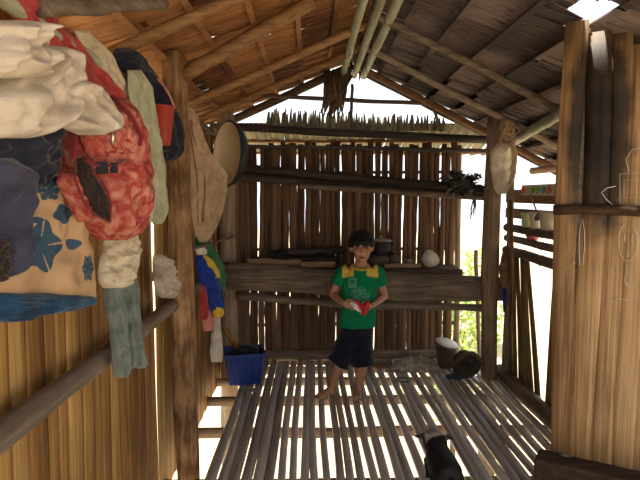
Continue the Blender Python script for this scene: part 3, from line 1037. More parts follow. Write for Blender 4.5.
cloth('red_cloth', [(284, 198, 203), (295, 199, 206), (308, 200, 208), (320, 201, 207)], lin(195, 3.34, 226, 3.52), C['red'], label='narrow red cloth below the royal blue shirt', cat='cloth', thick=.03, folds=1, famp=.006, crump=.01, seed=36, nu=16, nv=26)
cloth('pink_cloth', [(303, 201, 207), (312, 202, 214), (322, 202, 215), (331, 204, 211)], lin(195, 3.42, 226, 3.62), C['pink'], label='pink cloth hanging between the red cloth and the white towel', cat='cloth', thick=.03, folds=1, famp=.006, crump=.01, seed=37, nu=16, nv=20)
cloth('white_towel', [(250, 211, 217), (314, 213, 219), (325, 212, 220), (340, 211, 222), (352, 210, 223), (362, 211, 222)], lin(195, 3.62, 226, 3.80), C['white'], label='long white towel hanging above the blue crate', cat='towel', thick=.03, folds=2, famp=.008, crump=.008, seed=38, nu=20, nv=30)
pole((-.64, 2.9, 1.14), (-.60, 4.5, 1.10), .008, M['pole_y'], 'clothes_line', label='thin clothes line between the stout post and the corner post', cat='line', seed=64)


# ------------------------------------------------------------------ hearth along the back wall
def flat_log(name, a, b, r, mat, flat, seed, parent=None, **kw):
    a, b = Vector(a), Vector(b)
    pts, rad = [], []
    for i in range(22):
        t = i / 21
        p = a.lerp(b, t)
        p.z += .012 * math.sin(t * 6 + seed)
        pts.append(p)
        rad.append(r * (1 + .05 * math.sin(t * 11 + seed) + .03 * math.sin(t * 29 + seed * 2)) * (.93 if i in (0, 21) else 1))
    mb = MB()
    mb.tube(pts, rad, 18, flat)
    o = mb.build(name, mat, parent, **kw)
    roughen(o, .006, 16, seed)
    return o


flat_log('hearth_beam', P(222, 277, 4.40), P(503, 290, 4.36), .064, M['pole_x'], 1.66, 1, label='massive hewn beam along the front of the hearth', cat='beam')
flat_log('lower_beam', P(236, 297, 4.46), P(492, 310, 4.42), .031, M['pole_x'], 1.05, 2, label='round pole below the massive hearth beam', cat='pole')
hz = P(360, 268, 4.6).z
mb = MB()
nx, ny = 40, 6
vs, fs = [], []
for i in range(nx + 1):
    for j in range(ny + 1):
        x = lerp(-.58, 1.24, i / nx); y = lerp(4.49, 4.83, j / ny)
        vs.append((x, y, hz + .018 * noise.noise(Vector((x * 6, y * 6, 0))) + .008 * noise.noise(Vector((x * 20, y * 20, 3)))))
nb = len(vs)
vs += [(v[0], v[1], hz - .07) for v in vs]
for i in range(nx):
    for j in range(ny):
        a = i * (ny + 1) + j
        fs += [(a, a + ny + 1, a + ny + 2, a + 1), (nb + a, nb + a + 1, nb + a + ny + 2, nb + a + ny + 1)]
for i in range(nx):
    for j in (0, ny):
        a = i * (ny + 1) + j
        fs.append((a, nb + a, nb + a + ny + 1, a + ny + 1))
for j in range(ny):
    for i in (0, nx):
        a = i * (ny + 1) + j
        fs.append((a, a + 1, nb + a + 1, nb + a))
mb.add(vs, fs)
mb.build('hearth_bed', M['earth'], label='packed ash and earth bed of the raised hearth', cat='hearth')
for k, x in enumerate((-.35, .35, 1.0)):
    pole((x, 4.44, hz - .10), (x, 4.86, hz - .10), .03, M['pole_x'], 'hearth_bearer', label=('round bearer under the ash bed below the dark cooking pot', 'round bearer under the ash bed behind the boy', 'round bearer under the ash bed below the white bowl')[k], cat='pole', seed=k)


def firewood(p0, p1, Y0_, Y1_, r, label, seed, dark=False):
    a, b = P(*p0, Y0_), P(*p1, Y1_)
    a.z = max(a.z, hz + r + .005); b.z = max(b.z, hz + r + .005)
    o = pole(a, b, r, M['firewood'] if not dark else M['pole_soot'], 'firewood_log', label=label, cat='log', group='firewood on the hearth', seed=seed, n=10, wob=.006)
    return o


firewood((247, 262), (301, 264), 4.52, 4.55, .034, 'pale long firewood log lying beside the dark cooking pot', 1)
firewood((300, 266), (334, 266), 4.51, 4.57, .03, 'short firewood log with a pale sawn end beside the boy', 2)
firewood((268, 259), (338, 260), 4.62, 4.63, .03, 'charred firewood log behind the pale logs', 3, True)
firewood((285, 254), (345, 250), 4.72, 4.74, .035, 'thick charred log at the back of the hearth', 4, True)
firewood((384, 270), (420, 272), 4.52, 4.57, .02, 'thin firewood stick between the boy and the white bowl', 5)


def pot(name, c, r, h, mat, label, lid=None, handles=True, knob=True, cat='pot'):
    c = Vector(c)
    t = empty(name, c, label, cat)
    mb = MB()
    mb.lathe([(.002, 0), (r * .7, 0), (r * .95, h * .12), (r, h * .5), (r * .95, h * .92), (r * 1.06, h), (r * 1.06, h * 1.03), (r * .9, h * 1.0), (r * .9, h * .5), (r * .6, h * .1), (.002, h * .08)], c, 28)
    mb.build('pot_body', mat, t)
    if lid:
        mb = MB(); mb.lathe([(r * 1.05, h * 1.03), (r * 1.0, h * 1.08), (r * .5, h * 1.2), (.002, h * 1.24), (.002, h * 1.22), (r * .5, h * 1.17), (r * .98, h * 1.04)], c, 28); l_ = mb.build('lid', lid, t)
        if knob:
            mb = MB(); mb.lathe([(.002, h * 1.2), (r * .12, h * 1.22), (r * .10, h * 1.3), (r * .18, h * 1.36), (.002, h * 1.4)], c, 12); mb.build('knob', lid, l_)
    if handles:
        for sx in (-1, 1):
            pts = [c + Vector((sx * (r * .98 + .03 * math.sin(a)), .035 * math.cos(a), h * .8)) for a in [math.pi * k / 8 for k in range(9)]]
            mb = MB(); mb.tube(pts, .005, 6); mb.build('handle', mat, t)
    return t


def onhearth(px, Y):
    p = P(px, 260, Y); p.z = hz + .006
    return p


pot('cooking_pot', onhearth(278, 4.70), .085, .12, M['black_pot'], 'soot-black cooking pot behind the long pale log')
pot('cooking_pot', onhearth(381, 4.62) + Vector((0, 0, .10)), .085, .115, M['black_pot'], 'soot-black pot with a dull lid standing on a stone behind the boy', M['alu'])
# hearth stones
for k, (px, Y, sx, lab) in enumerate(((379, 4.62, .09, 'grey hearth stone under the lidded pot'), (394, 4.68, .055, 'round grey hearth stone beside the lidded pot'), (322, 4.66, .10, 'sooty hearth stone beside the charred logs'), (254, 4.6, .05, 'small sooty hearth stone by the corner post'))):
    c = onhearth(px, Y)
    mb = MB(); mb.ell(c + Vector((0, 0, .052)), (sx, .065, .055), 16, 10)
    o = mb.build('hearth_stone', M['earth'] if k < 2 else M['black_pot'], label=lab, cat='stone'); roughen(o, .015, 14, k)
# white bowl, tin mug and pan
c = onhearth(430, 4.56)
rot = Matrix.Rotation(math.radians(58), 3, 'Y') @ Matrix.Rotation(math.radians(-35), 3, 'X')
M['enamel'] = plain('white_enamel', (.72, .66, .56), .35, .5, 0, .12, 8)
mb = MB(); mb.lathe([(.002, -.055), (.035, -.055), (.062, -.03), (.075, .02), (.080, .022), (.070, .02), (.055, -.025), (.03, -.047), (.002, -.047)], c + Vector((0, 0, .07)), 24, rot)
mb.build('white_bowl', M['enamel'], label='white enamel bowl tipped on its side on the hearth', cat='bowl')
c = onhearth(409, 4.60)
mug = empty('tin_mug', c, 'dull tin mug beside the white bowl', 'mug')
mb = MB(); mb.lathe([(.002, 0), (.034, 0), (.036, .06), (.04, .064), (.033, .062), (.031, .006), (.002, .006)], c, 20); mb.build('mug_body', M['alu'], mug)
mb = MB(); mb.tube([c + Vector((-.034 - .024 * math.sin(a), 0, .032 + .02 * math.cos(a))) for a in [math.pi * k / 8 for k in range(9)]], .004, 6); mb.build('handle', M['alu'], mug)

# smoke-dark rack over the hearth
rk = empty('drying_rack', P(360, 190, 4.62), 'smoke-blackened bamboo drying rack over the hearth', 'rack')
pole(P(226, 166, 4.58), P(488, 190, 4.44), .034, M['pole_soot'], 'rack_pole', rk, nodes=6, seed=71)
pole(P(226, 176, 4.70), P(490, 197, 4.60), .034, M['pole_soot'], 'rack_pole', rk, nodes=6, seed=72)
pole(P(226, 171, 4.80), P(488, 190, 4.74), .03, M['pole_soot'], 'rack_pole', rk, nodes=6, seed=73)
pole(P(300, 186, 4.56), P(490, 198, 4.42), .024, M['pole_x'], 'rack_pole', rk, nodes=5, seed=74)
for px in (262, 330, 400, 466):
    t = (px - 226) / 262
    a = P(px, lerp(163, 187, t), 4.52); b = P(px, lerp(170, 190, t), 4.82)
    pole(a, b, .014, M['pole_soot'], 'rack_slat', rk, seed=px)
# dark dried bundle on the rack end
bd = empty('dried_bundle', P(463, 198, 4.5), 'dark bundle of dried leaves tied on the rack end by the grey post', 'bundle')
for k in range(110):
    c = P(U(447, 478), U(174, 192), 4.42 + U(-.05, .05)); e = c + Vector((U(-.09, .09), U(-.05, .05), U(-.06, .05)))
    mb = MB(); mb.tube([c, c.lerp(e, .5) + Vector((0, 0, .01)), e], [.010, .024, .004], 5, .3); mb.build('dry_leaf', M['black_pot'] if k % 3 else M['thatch_fr'], bd)
mb = MB(); mb.ell(P(462, 185, 4.42), (.115, .06, .06), 24, 14)
o = mb.build('leaf_core', M['black_pot'], bd); roughen(o, .04, 18, 6)
for k in range(8):
    c = P(474 + U(-3, 3), 194, 4.46); e = P(472 + U(-4, 5), U(208, 226), 4.46)
    mb = MB(); mb.tube([c, c.lerp(e, .5) + Vector((U(-.01, .01), 0, 0)), e], [.008, .012, .003], 5, .3); mb.build('hanging_leaf', M['thatch_fr'] if k % 2 else C['brown'], bd)
pole(P(476, 250, 4.92), P(480, 378, 4.78), .018, M['post_d'], 'leaning_stick', label='thin leaning stick in the bright opening beside the grey post', cat='stick', seed=75)

# wok hanging at the corner post
wc = P(227, 154, 4.1)
wk = empty('wok', wc - Vector((0, 0, .24)), 'big wok hung on edge at the corner post with a pale inside', 'wok')
rot = Vector((-.84, -.54, .05)).to_track_quat('Z', 'Y').to_matrix()
R_ = .235
prof = [(R_ * math.sin(a), -.13 * math.cos(a)) for a in [math.pi / 2 * k / 10 for k in range(11)]]
prof[0] = (.002, prof[0][1])
mb = MB(); mb.lathe(prof + [(R_ + .008, .003), (R_ + .004, .008)] + [(r * .985, z + .003) for r, z in reversed(prof)], wc, 36, rot); mb.build('outer_shell', M['black_pot'], wk)
inn = [(r * .97, z + .006) for r, z in prof]
mb = MB(); mb.lathe([(.002, inn[0][1] - .003)] + inn[1:] + [(R_ * .985, .008)] + [(r, z + .004) for r, z in reversed(inn)], wc, 36, rot); mb.build('inner_face', plain('wok_inside', (.85, .70, .46), .5, .4, .1, .2, 8), wk)
for sy in (-1, 1):
    pts = [wc + rot @ Vector((sy * (R_ + .004 + .035 * math.sin(a)), .05 * math.cos(a), .004)) for a in [math.pi * k / 8 for k in range(9)]]
    mb = MB(); mb.tube(pts, .006, 6); mb.build('handle', M['black_pot'], wk)

# ------------------------------------------------------------------ things on the floor
# blue crate
cb = P(244, 383, 4.22); cb.z = .008
cr = empty('blue_crate', cb, 'royal blue plastic crate on the floor in the corner', 'crate')
M['bluepl'] = plain('blue_plastic', (.012, .035, .22), .4, .45, 0, .25, 9)
rz = Matrix.Rotation(.22, 3, 'Z')
w0, d0, w1, d1, h = .118, .10, .14, .125, .235
def rect(w, d, z): return [cb + rz @ Vector((x * w, y * d, z)) for x, y in ((-1, -1), (-.6, -1.02), (.6, -1.02), (1, -1), (1.02, 0), (1, 1), (0, 1.02), (-1, 1), (-1.02, 0))]
mb = MB(); mb.rings([rect(w0, d0, 0), rect(w1, d1, h), rect(w1 - .006, d1 - .006, h), rect(w0 - .006, d0 - .006, .008)]); mb.build('crate_body', M['bluepl'], cr, smooth=False)
mb = MB(); mb.rings([rect(w1 + .012, d1 + .012, h - .022), rect(w1 + .013, d1 + .013, h + .004), rect(w1 - .004, d1 - .004, h + .004), rect(w1 - .004, d1 - .004, h - .022)], closed=True); mb.build('rim', M['bluepl'], cr, smooth=False)
for k in range(5):
    x = -.8 + k * .4
    a = cb + rz @ Vector((x * w0, -d0 * 1.03, .01)); b = cb + rz @ Vector((x * w1, -d1 * 1.03, h - .02))
    mb = MB(); mb.tube([a, b], .005, 6); mb.build('rib', M['bluepl'], cr)
mb = MB(); mb.ell(cb + Vector((.02, .02, .205)), (.10, .085, .06), 18, 12)
o = mb.build('dark_cloth', C['navy'], label='dark cloth heaped inside the blue crate', cat='cloth'); roughen(o, .03, 16, 3)
a = P(237, 349, 4.14); b = P(221, 322, 4.02)
mb = MB(); mb.tube([a, a.lerp(b, .5), b], [.02, .021, .018], 8, .35, up=Vector((0, 1, .3))); mb.build('wooden_paddle', M['wall_tan'], label='flat pale wooden stick leaning out of the blue crate', cat='stick')

# crumpled sack cloth
sc = P(412, 374, 4.55); sc.z = .0
mb = MB()
nx, ny = 60, 26
vs, fs = [], []
for i in range(nx + 1):
    for j in range(ny + 1):
        u, v = i / nx * 2 - 1, j / ny * 2 - 1
        rr = min(1, math.hypot(u, v))
        x = u * .23 * (1 + .12 * noise.noise(Vector((u * 2, v * 2, 3)))); y = v * .13 * (1 + .2 * noise.noise(Vector((u * 2, v * 2, 7))))
        e = max(0, 1 - rr ** 3)
        z = .008 + e * (.055 + .05 * noise.noise(Vector((u * 3.2, v * 2.4, 1))) + .05 * abs(noise.noise(Vector((u * 6, v * 5, 2)))) + .02 * u)
        vs.append(sc + Vector((x, y, max(.006, z))))
nb = len(vs)
vs += [Vector((v.x, v.y, max(.003, v.z - .007))) for v in vs]
m_ = ny + 1
for i in range(nx):
    for j in range(ny):
        a = i * m_ + j
        fs += [(a, a + m_, a + m_ + 1, a + 1), (nb + a, nb + a + 1, nb + a + m_ + 1, nb + a + m_)]
mb.add(vs, fs)
mb.build('crumpled_sack', C['sack'], label='crumpled pale sack cloth lying on the floor below the hearth', cat='sack')
# brown cloth beside it
mb = MB(); mb.ell(P(380, 375, 4.55) * 1, (.11, .07, .03), 20, 10)
o = mb.build('brown_rag', C['brown'], label='flat brown rag on the floor beside the pale sack cloth', cat='rag'); roughen(o, .02, 14, 5)
o.location.z = .004

# covered pail
pb = P(446, 373, 4.56); pb.z = .002
pl_ = empty('covered_pail', pb, 'dark pail with a pale tilted cover beside the pale sack cloth', 'pail')
mb = MB(); mb.lathe([(.002, 0), (.065, 0), (.07, .01), (.088, .175), (.093, .178), (.085, .178), (.064, .02), (.002, .02)], pb, 28); mb.build('pail_body', plain('dark_pail', (.10, .075, .055), .6, .3), pl_)
rot = Matrix.Rotation(math.radians(12), 3, 'Y') @ Matrix.Rotation(math.radians(10), 3, 'X')
mb = MB(); mb.lathe([(.002, 0), (.09, 0), (.096, .008), (.09, .014), (.04, .018), (.002, .018)], pb + Vector((0, -.003, .195)), 28, rot); mb.build('cover', M['enamel'], pl_)

# brown bag heap by the post
bb = P(466, 385, 4.26); bb.z = .0
bg_ = empty('brown_bag', bb, 'dark brown cloth bag slumped against the grey post', 'bag')
mb = MB(); mb.ell(bb + Vector((0, 0, .10)), (.115, .085, .11), 30, 20)
o = mb.build('bag_body', cloth_mat('dark_bag', (.06, .042, .032), (.03, .022, .018)), bg_); roughen(o, .03, 9, 7)
for v in o.data.vertices: v.co.z = max(v.co.z, .02)
mb = MB(); mb.tube([bb + Vector((-.13 + .26 * t, -.02 - .05 * math.sin(math.pi * t), .10 + .125 * math.sin(math.pi * t))) for t in [k / 14 for k in range(15)]], [.018 + .012 * math.sin(k * 1.3) ** 2 for k in range(15)], 8, .6)
o = mb.build('bag_flap', C['brown'], bg_); roughen(o, .008, 20, 2)
mb = MB(); mb.ell(P(455, 380, 4.24) * 1, (.075, .05, .02), 20, 10)
o = mb.build('blue_rag', C['slate'], label='small slate blue rag on the floor beside the dark brown bag', cat='rag'); roughen(o, .014, 20, 8); o.location.z = .003
mb = MB()
pts = [P(404, 388, 4.2) + Vector((.06 * math.cos(a) + .01 * math.sin(3 * a), .05 * math.sin(a), 0)) for a in [2 * math.pi * k / 20 for k in range(19)]]
for p in pts: p.z = .011
mb.tube(pts, .005, 6); mb.build('cord_coil', C['green'], label='small coil of green cord on the floor slats', cat='cord')
# scrap of paper at the left edge of the floor
mb = MB()
pp = P(250, 396, 4.0); pp.z = .006
vs = [pp + Vector((lerp(-.05, .05, i / 6), lerp(-.04, .04, j / 5), .006 + .012 * abs(noise.noise(Vector((i * .7, j * .7, 1)))))) for i in range(7) for j in range(6)]
vs += [v - Vector((0, 0, .003)) for v in vs]
fs = []
for i in range(6):
    for j in range(5):
        a = i * 6 + j
        fs += [(a, a + 6, a + 7, a + 1), (42 + a, 42 + a + 1, 42 + a + 7, 42 + a + 6)]
mb.add(vs, fs); mb.build('paper_scrap', C['rag'], label='small grey scrap of paper on the slats near the blue crate', cat='paper')

# ------------------------------------------------------------------ around the grey post and the right wall
hp_ = empty('hanging_pouch', P(502, 193, 4.06), 'pale cloth pouch hanging on the grey post', 'pouch')
cloth('pouch_cloth', [(143, 497, 513), (152, 490, 515), (165, 490, 515), (178, 492, 513), (188, 494, 509), (194, 497, 506)], lin(488, 4.07, 517, 4.14), C['white'], hp_, thick=.05, folds=2, famp=.006, crump=.01, seed=41, nu=30, nv=34)
cloth('pouch_edge', [(140, 509, 514), (155, 511, 517), (172, 510, 516), (184, 507, 513)], lin(488, 4.02, 517, 4.10), C['beige'], hp_, thick=.02, folds=1, famp=.003, crump=.006, seed=42, nu=12, nv=24)
mb = MB(); mb.tube([P(499, 146, 4.05), P(503, 128, 4.08), P(508, 121, 4.12), P(512, 130, 4.08), P(513, 146, 4.05)], .009, 8, .5); mb.build('pouch_strap', C['beige'], hp_)
cloth('knotted_cloth', [(119, 501, 512), (126, 499, 515), (134, 501, 514), (141, 504, 512)], lin(488, 4.10, 517, 4.14), C['beige'], label='knotted beige cloth tied at the top of the grey post', cat='cloth', thick=.04, folds=1, famp=.005, crump=.025, seed=43, nu=18, nv=18)
cloth('brown_rag', [(250, 503, 508), (258, 501, 510), (268, 499, 509), (280, 500, 508), (288, 502, 507)], lin(488, 4.10, 517, 4.14), C['brown'], label='brown rag hung between the grey post and the thin pole', cat='rag', thick=.035, folds=1, famp=.005, crump=.02, seed=44, nu=16, nv=22)
cloth('blue_strip', [(286, 503, 506), (294, 502, 507), (306, 503, 506), (312, 503.5, 505)], lin(488, 4.12, 517, 4.14), C['blue'], label='thin blue cloth strip below the brown rag', cat='cloth', thick=.015, folds=1, famp=.002, crump=.004, seed=45, nu=10, nv=16)
# sheet panel leaning pole
pole(P(511, 200, 4.05), P(515, 372, 4.05), .012, M['wall_tan'], 'bamboo_stick', label='pale bamboo stick upright beside the thin pole', cat='stick', seed=76)

# strip of coloured packets fixed to the top board
def onwr(px, py, x):
    d = ray(px, py)
    return CAM + d * (x / d.x)


xs = WR - .012
st = empty('packet_strip', onwr(542, 190, xs), 'white strip of small orange green and blue packets on the shelf board', 'packets')
y0_, y1_ = onwr(522, 190, xs).y, onwr(565, 190, xs).y
zc = onwr(540, 190, xs).z
mb = MB(); mb.box((xs, (y0_ + y1_) / 2, zc), (.008, abs(y0_ - y1_), .075)); mb.build('backing', M['enamel'], st, smooth=False)
cols = [(.75, .13, .03), (.62, .6, .5), (.25, .5, .06), (.28, .5, .1), (.1, .36, .42), (.72, .14, .03), (.62, .6, .5), (.25, .5, .08)]
for k, c_ in enumerate(cols):
    y = lerp(y0_, y1_, (k + .5) / len(cols))
    mb = MB(); mb.ell((xs - .008, y, zc), (.008, abs(y0_ - y1_) / len(cols) * .42, .026), 10, 8)
    mb.build('packet', plain('packet_colour', c_, .4), st)
# ladle hanging from the strip
ld = empty('ladle', onwr(538, 222, WR - .09), 'thin metal ladle hanging in front of the shelf boards', 'ladle')
a, b = onwr(530, 194, WR - .05), onwr(539, 217, WR - .08)
mb = MB(); mb.tube([a, a.lerp(b, .5), b], .006, 6); mb.build('handle', M['alu'], ld)
mb = MB(); mb.lathe([(.002, -.02), (.02, -.014), (.03, .006), (.032, .008), (.018, -.008), (.002, -.014)], b, 16, Vector((-1, -.3, .5)).to_track_quat('Z', 'Y').to_matrix()); mb.build('scoop', M['alu'], ld)
# containers on the rails
zt = 1.175 + .03
for k, (px, r, h, c_, lab) in enumerate(((528, .05, .10, (.55, .62, .30), 'pale green plastic tub on the top shelf rail'), (536, .045, .11, (.66, .60, .5), 'cream plastic cup on the top shelf rail'), (549, .06, .12, (.62, .56, .45), 'tall translucent jar on the top shelf rail'))):
    p = onwr(px, 228, WR - .035); p.z = zt
    t = empty(('tub', 'cup', 'jar')[k], p, lab, ('tub', 'cup', 'jar')[k])
    mt = plain('container', c_, .4, .4, 0, .1)
    mb = MB(); mb.lathe([(.002, 0), (r * .8, 0), (r * .85, .008), (r, h), (r * 1.05, h + .003), (r * .96, h), (r * .8, .012), (.002, .012)], p, 22); mb.build('vessel', mt, t)
    mb = MB(); mb.lathe([(r * 1.02, h * .9), (r * 1.07, h * .92), (r * 1.07, h), (r * 1.02, h * 1.01)], p, 22, closed=True); mb.build('rim_band', mt, t)
p = onwr(533, 238, WR - .03); p.z = 1.095 + .026
mb = MB(); mb.lathe([(.002, 0), (.03, 0), (.05, .03), (.052, .034), (.046, .03), (.026, .006), (.002, .006)], p, 22)
mb.build('pink_bowl', plain('pink_plastic', (.55, .13, .16), .4), label='pink plastic bowl between the two shelf rails', cat='bowl')

# ------------------------------------------------------------------ chalk drawings on the partition
def onpart(px, py, off=.007):
    d = ray(px, py)
    t = (PA - CAM).dot(PN) / d.dot(PN)
    return CAM + d * t + PN * off


def chalk(lines, parent, r=.0026, name='chalk_line'):
    for ln in lines:
        mb = MB(); mb.tube([onpart(x, y) for x, y in ln], r, 5, .5); mb.build(name, M['chalk'], parent)


dr = empty('chalk_drawing', onpart(628, 262), kind='structure'); child(dr, wp)
oval = [(628 + 9.5 * math.cos(a), 242 + 19 * math.sin(a)) for a in [2 * math.pi * k / 26 - 1.2 for k in range(24)]]
chalk([oval, [(624.5, 233), (625, 241)], [(632.5, 233), (632, 242)], [(628.5, 243), (628, 252), (628, 257)], [(626, 264), (627, 272), (624, 280), (629, 287)]], dr)
chalk([[(616, 186), (607, 188), (601.5, 192.5), (606, 199), (613, 205)]], dr, .0036)
chalk([[(579.6, 265), (579.2, 244), (580, 230), (582.7, 218.5), (584.8, 232), (584.6, 248), (583, 265)]], dr)
chalk([[(620, 203), (620, 174), (642, 172), (642, 203), (620, 203)], [(624, 198), (624, 180), (636, 179), (637, 197), (624, 198)], [(629, 172), (626, 160), (632, 150), (640, 148)]], dr, .002)
chalk([[(603, 266), (610, 269), (617, 275)], [(566, 268), (575, 262)], [(610, 300), (618, 298), (628, 300)]], dr, .0018)

# dark basket rim at the partition's foot
bk = PA + PD * .36 + PN * .20; bk.z = .004
bt = empty('black_basin', bk, 'black plastic basin on the floor in front of the sill', 'basin')
mb = MB(); mb.lathe([(.002, 0), (.10, 0), (.105, .01), (.125, .2), (.135, .205), (.135, .212), (.12, .21), (.098, .015), (.002, .015)], bk, 28); mb.build('basin_body', C['blackpl'], bt)
mb = MB(); mb.lathe([(.126, .175), (.131, .176), (.132, .188), (.127, .189)], bk, 28, closed=True); mb.build('rim_band', C['blackpl'], bt)

# ------------------------------------------------------------------ the boy
SK, SN, SLk, SB = newmat('brown_skin')
tcn = SN.new('ShaderNodeTexCoord'); nn_ = SN.new('ShaderNodeTexNoise'); nn_.inputs['Scale'].default_value = 20
SLk.new(tcn.outputs['Object'], nn_.inputs[0])
rp = SN.new('ShaderNodeValToRGB'); rp.color_ramp.elements[0].color = (.33, .16, .09, 1); rp.color_ramp.elements[1].color = (.50, .265, .16, 1)
SLk.new(nn_.outputs[0], rp.inputs[0]); SLk.new(rp.outputs[0], SB.inputs['Base Color'])
SB.inputs['Roughness'].default_value = .5; SB.inputs['Subsurface Weight'].default_value = .08; SB.inputs['Subsurface Radius'].default_value = (.01, .004, .002)
BY = 3.9


def Bp(px, py, d=0):
    return P(px, py, BY + d)


boy = empty('person', (.26, BY, 0), 'barefoot child in green shirt and navy shorts holding a red packet', 'person')
mb = MB()
hc = Bp(361.5, 246.5)
# skull, jaw, nose, ears
mb.ell(hc + Vector((0, .015, .012)), (.074, .088, .088), 24, 18)
mb.ell(hc + Vector((0, -.012, -.045)), (.055, .066, .066), 20, 14)
mb.ell(hc + Vector((0, -.048, -.088)), (.026, .026, .022), 14, 10)
mb.ell(hc + Vector((0, -.078, -.035)), (.014, .016, .016), 12, 8)
mb.tube([hc + Vector((0, -.070, .005)), hc + Vector((0, -.083, -.032))], [.008, .011], 8)
mb.ell(hc + Vector((0, -.062, .018)), (.05, .018, .014), 14, 8)
for sx in (-1, 1):
    mb.ell(hc + Vector((sx * .077, .012, -.012)), (.012, .02, .03), 12, 8, Matrix.Rotation(sx * .25, 3, 'Y'))
    mb.ell(hc + Vector((sx * .034, -.052, -.032)), (.025, .022, .022), 12, 8)
nb_ = Bp(360.5, 268)
mb.tube([hc + Vector((0, .02, -.06)), Bp(361, 262, .012), nb_ + Vector((0, .012, -.02))], [.042, .040, .05], 14)
# trunk


def slab(secs, n=20):
    rs = []
    for (px, py, rx, ry, d) in secs:
        c = Bp(px, py, d)
        rs.append([c + Vector((rx * math.cos(2 * math.pi * k / n), ry * math.sin(2 * math.pi * k / n), 0)) for k in range(n)])
    return rs


mb.rings(slab([(360, 265, .05, .045, .01), (360, 270, .115, .06, .01), (359.5, 280, .118, .07, 0), (359, 298, .105, .07, 0), (358, 314, .10, .068, 0), (356, 328, .105, .072, 0), (355, 342, .10, .07, 0)]))
sL, sR = Bp(342.5, 273.5, .01), Bp(377.5, 273.5, .01)
eL, eR = Bp(332.5, 294, .035), Bp(384.5, 296, .04)
wL, wR_ = Bp(343, 303.5, -.13), Bp(371.5, 306, -.13)
for s_, e_, w_ in ((sL, eL, wL), (sR, eR, wR_)):
    mb.tube([s_, s_.lerp(e_, .5), e_], [.037, .031, .027], 12)
    mb.ell(e_, (.028, .028, .028), 12, 8)
    mb.tube([e_, e_.lerp(w_, .35), e_.lerp(w_, .75), w_], [.027, .027, .021, .019], 12)
# hands: palm, four curled fingers, thumb
for w_, sx in ((wL, 1), (wR_, -1)):
    fw = (Vector((sx * .9, -.42, -.12))).normalized()      # the way the hand points
    dn = Vector((0, .05, -1)).normalized()
    out = fw.cross(dn).normalized()
    if out.y > 0: out = -out                           # back of the hand faces the viewer
    pc_ = w_ + fw * .034
    rotm = Matrix((fw, dn, out)).transposed()
    mb.tube([w_, w_ + fw * .018], [.019, .021], 10)
    mb.ell(pc_, (.036, .030, .015), 16, 10, rotm)
    for k in range(4):
        b0 = pc_ + fw * .026 + dn * (-.024 + .0165 * k)
        ln = (.040, .045, .042, .033)[k]
        k1 = b0 + fw * ln * .5 + out * .004
        k2 = k1 + (fw * .55 - out * .75) * ln * .5
        k3 = k2 + (-fw * .2 - out * .9) * ln * .3
        mb.tube([b0 - fw * .01, b0, k1, k2, k3], [.0065, .0066, .0062, .0058, .0045], 8)
    tb = pc_ - fw * .006 - dn * .026
    mb.tube([tb, tb + fw * .018 - dn * .012 + out * .006, tb + fw * .038 - dn * .012 + out * .004, tb + fw * .05 - dn * .006], [.0095, .009, .0075, .0055], 8)
# legs and feet (soles on the slats)
hL, hR = Bp(347.5, 338), Bp(363, 338)
kL, kR = Bp(337.5, 368, -.015), Bp(361.5, 369, -.02)
aL = Vector((.148, BY + .0, .055)); aR = Vector((.338, BY + .005, .055))
for h_, k_, a_ in ((hL, kL, aL), (hR, kR, aR)):
    mb.tube([h_, h_.lerp(k_, .5), k_], [.068, .056, .040], 14)
    mb.ell(k_, (.039, .041, .045), 12, 10)
    cf = k_.lerp(a_, .35) + Vector((0, .014, 0))
    mb.tube([k_, cf, k_.lerp(a_, .75) + Vector((0, .006, 0)), a_], [.038, .037, .025, .024], 12)
for a_, dirv in ((aL, Vector((-.82, -.57, 0))), (aR, Vector((-.10, -1, 0)))):
    dirv.normalize()
    sd = Vector((-dirv.y, dirv.x, 0))
    base = Vector((a_.x, a_.y, 0))
    mb.ell(base - dirv * .012 + Vector((0, 0, .026)), (.027, .027, .026), 12, 10)
    mb.tube([a_, base + dirv * .03 + Vector((0, 0, .036)), base + dirv * .075 + Vector((0, 0, .022)), base + dirv * .115 + Vector((0, 0, .015))], [.026, .029, .031, .027], 12, .85)
    for k in range(5):
        o_ = sd * (-.024 + .012 * k)
        ln = (.03, .028, .026, .023, .02)[k] if dirv.x < -.5 else (.02, .023, .026, .028, .03)[k]
        t0 = base + dirv * .108 + o_ * 1.05 + Vector((0, 0, .012))
        mb.tube([t0, t0 + dirv * ln * .6, t0 + dirv * ln], [.0085, .0085, .006], 8)
body = mb.build('body', SK, boy)
fuse(body, .0035, 5)

# face details
M['eyew'] = plain('eye_white', (.30, .26, .23), .3, .5, 0, .05)
M['eyed'] = plain('eye_dark', (.012, .008, .006), .15, .5, 0, .05)
M['lip'] = plain('lip', (.22, .07, .05), .5, .3, 0, .1)
M['hair'] = grain('black_hair', [(.006, .005, .005), (.012, .010, .010), (.022, .019, .018)], 2, 120, .1, .7, .1, bump=.6)
for sx in (-1, 1):
    ec = hc + Vector((sx * .031, -.0665, -.004))
    mb = MB(); mb.ell(ec, (.0135, .008, .0055), 14, 10); ey = mb.build('eye', M['eyew'], boy)
    mb = MB(); mb.ell(ec + Vector((0, -.0055, -.0005)), (.0068, .005, .0066), 12, 8); mb.build('iris', M['eyed'], ey)
    mb = MB(); mb.tube([ec + Vector((sx * x, y - .006, z)) for x, y, z in ((-.017, .0, .004), (-.006, -.004, .0085), (.008, -.002, .008), (.018, .006, .002))], [.0015, .0028, .0028, .0015], 6); mb.build('eyelid', SK, boy)
    mb = MB(); mb.tube([hc + Vector((sx * x, y, z)) for x, y, z in ((.012, -.080, .018), (.028, -.079, .023), (.048, -.066, .018))], [.002, .0036, .0018], 6, .8); mb.build('eyebrow', M['hair'], boy)
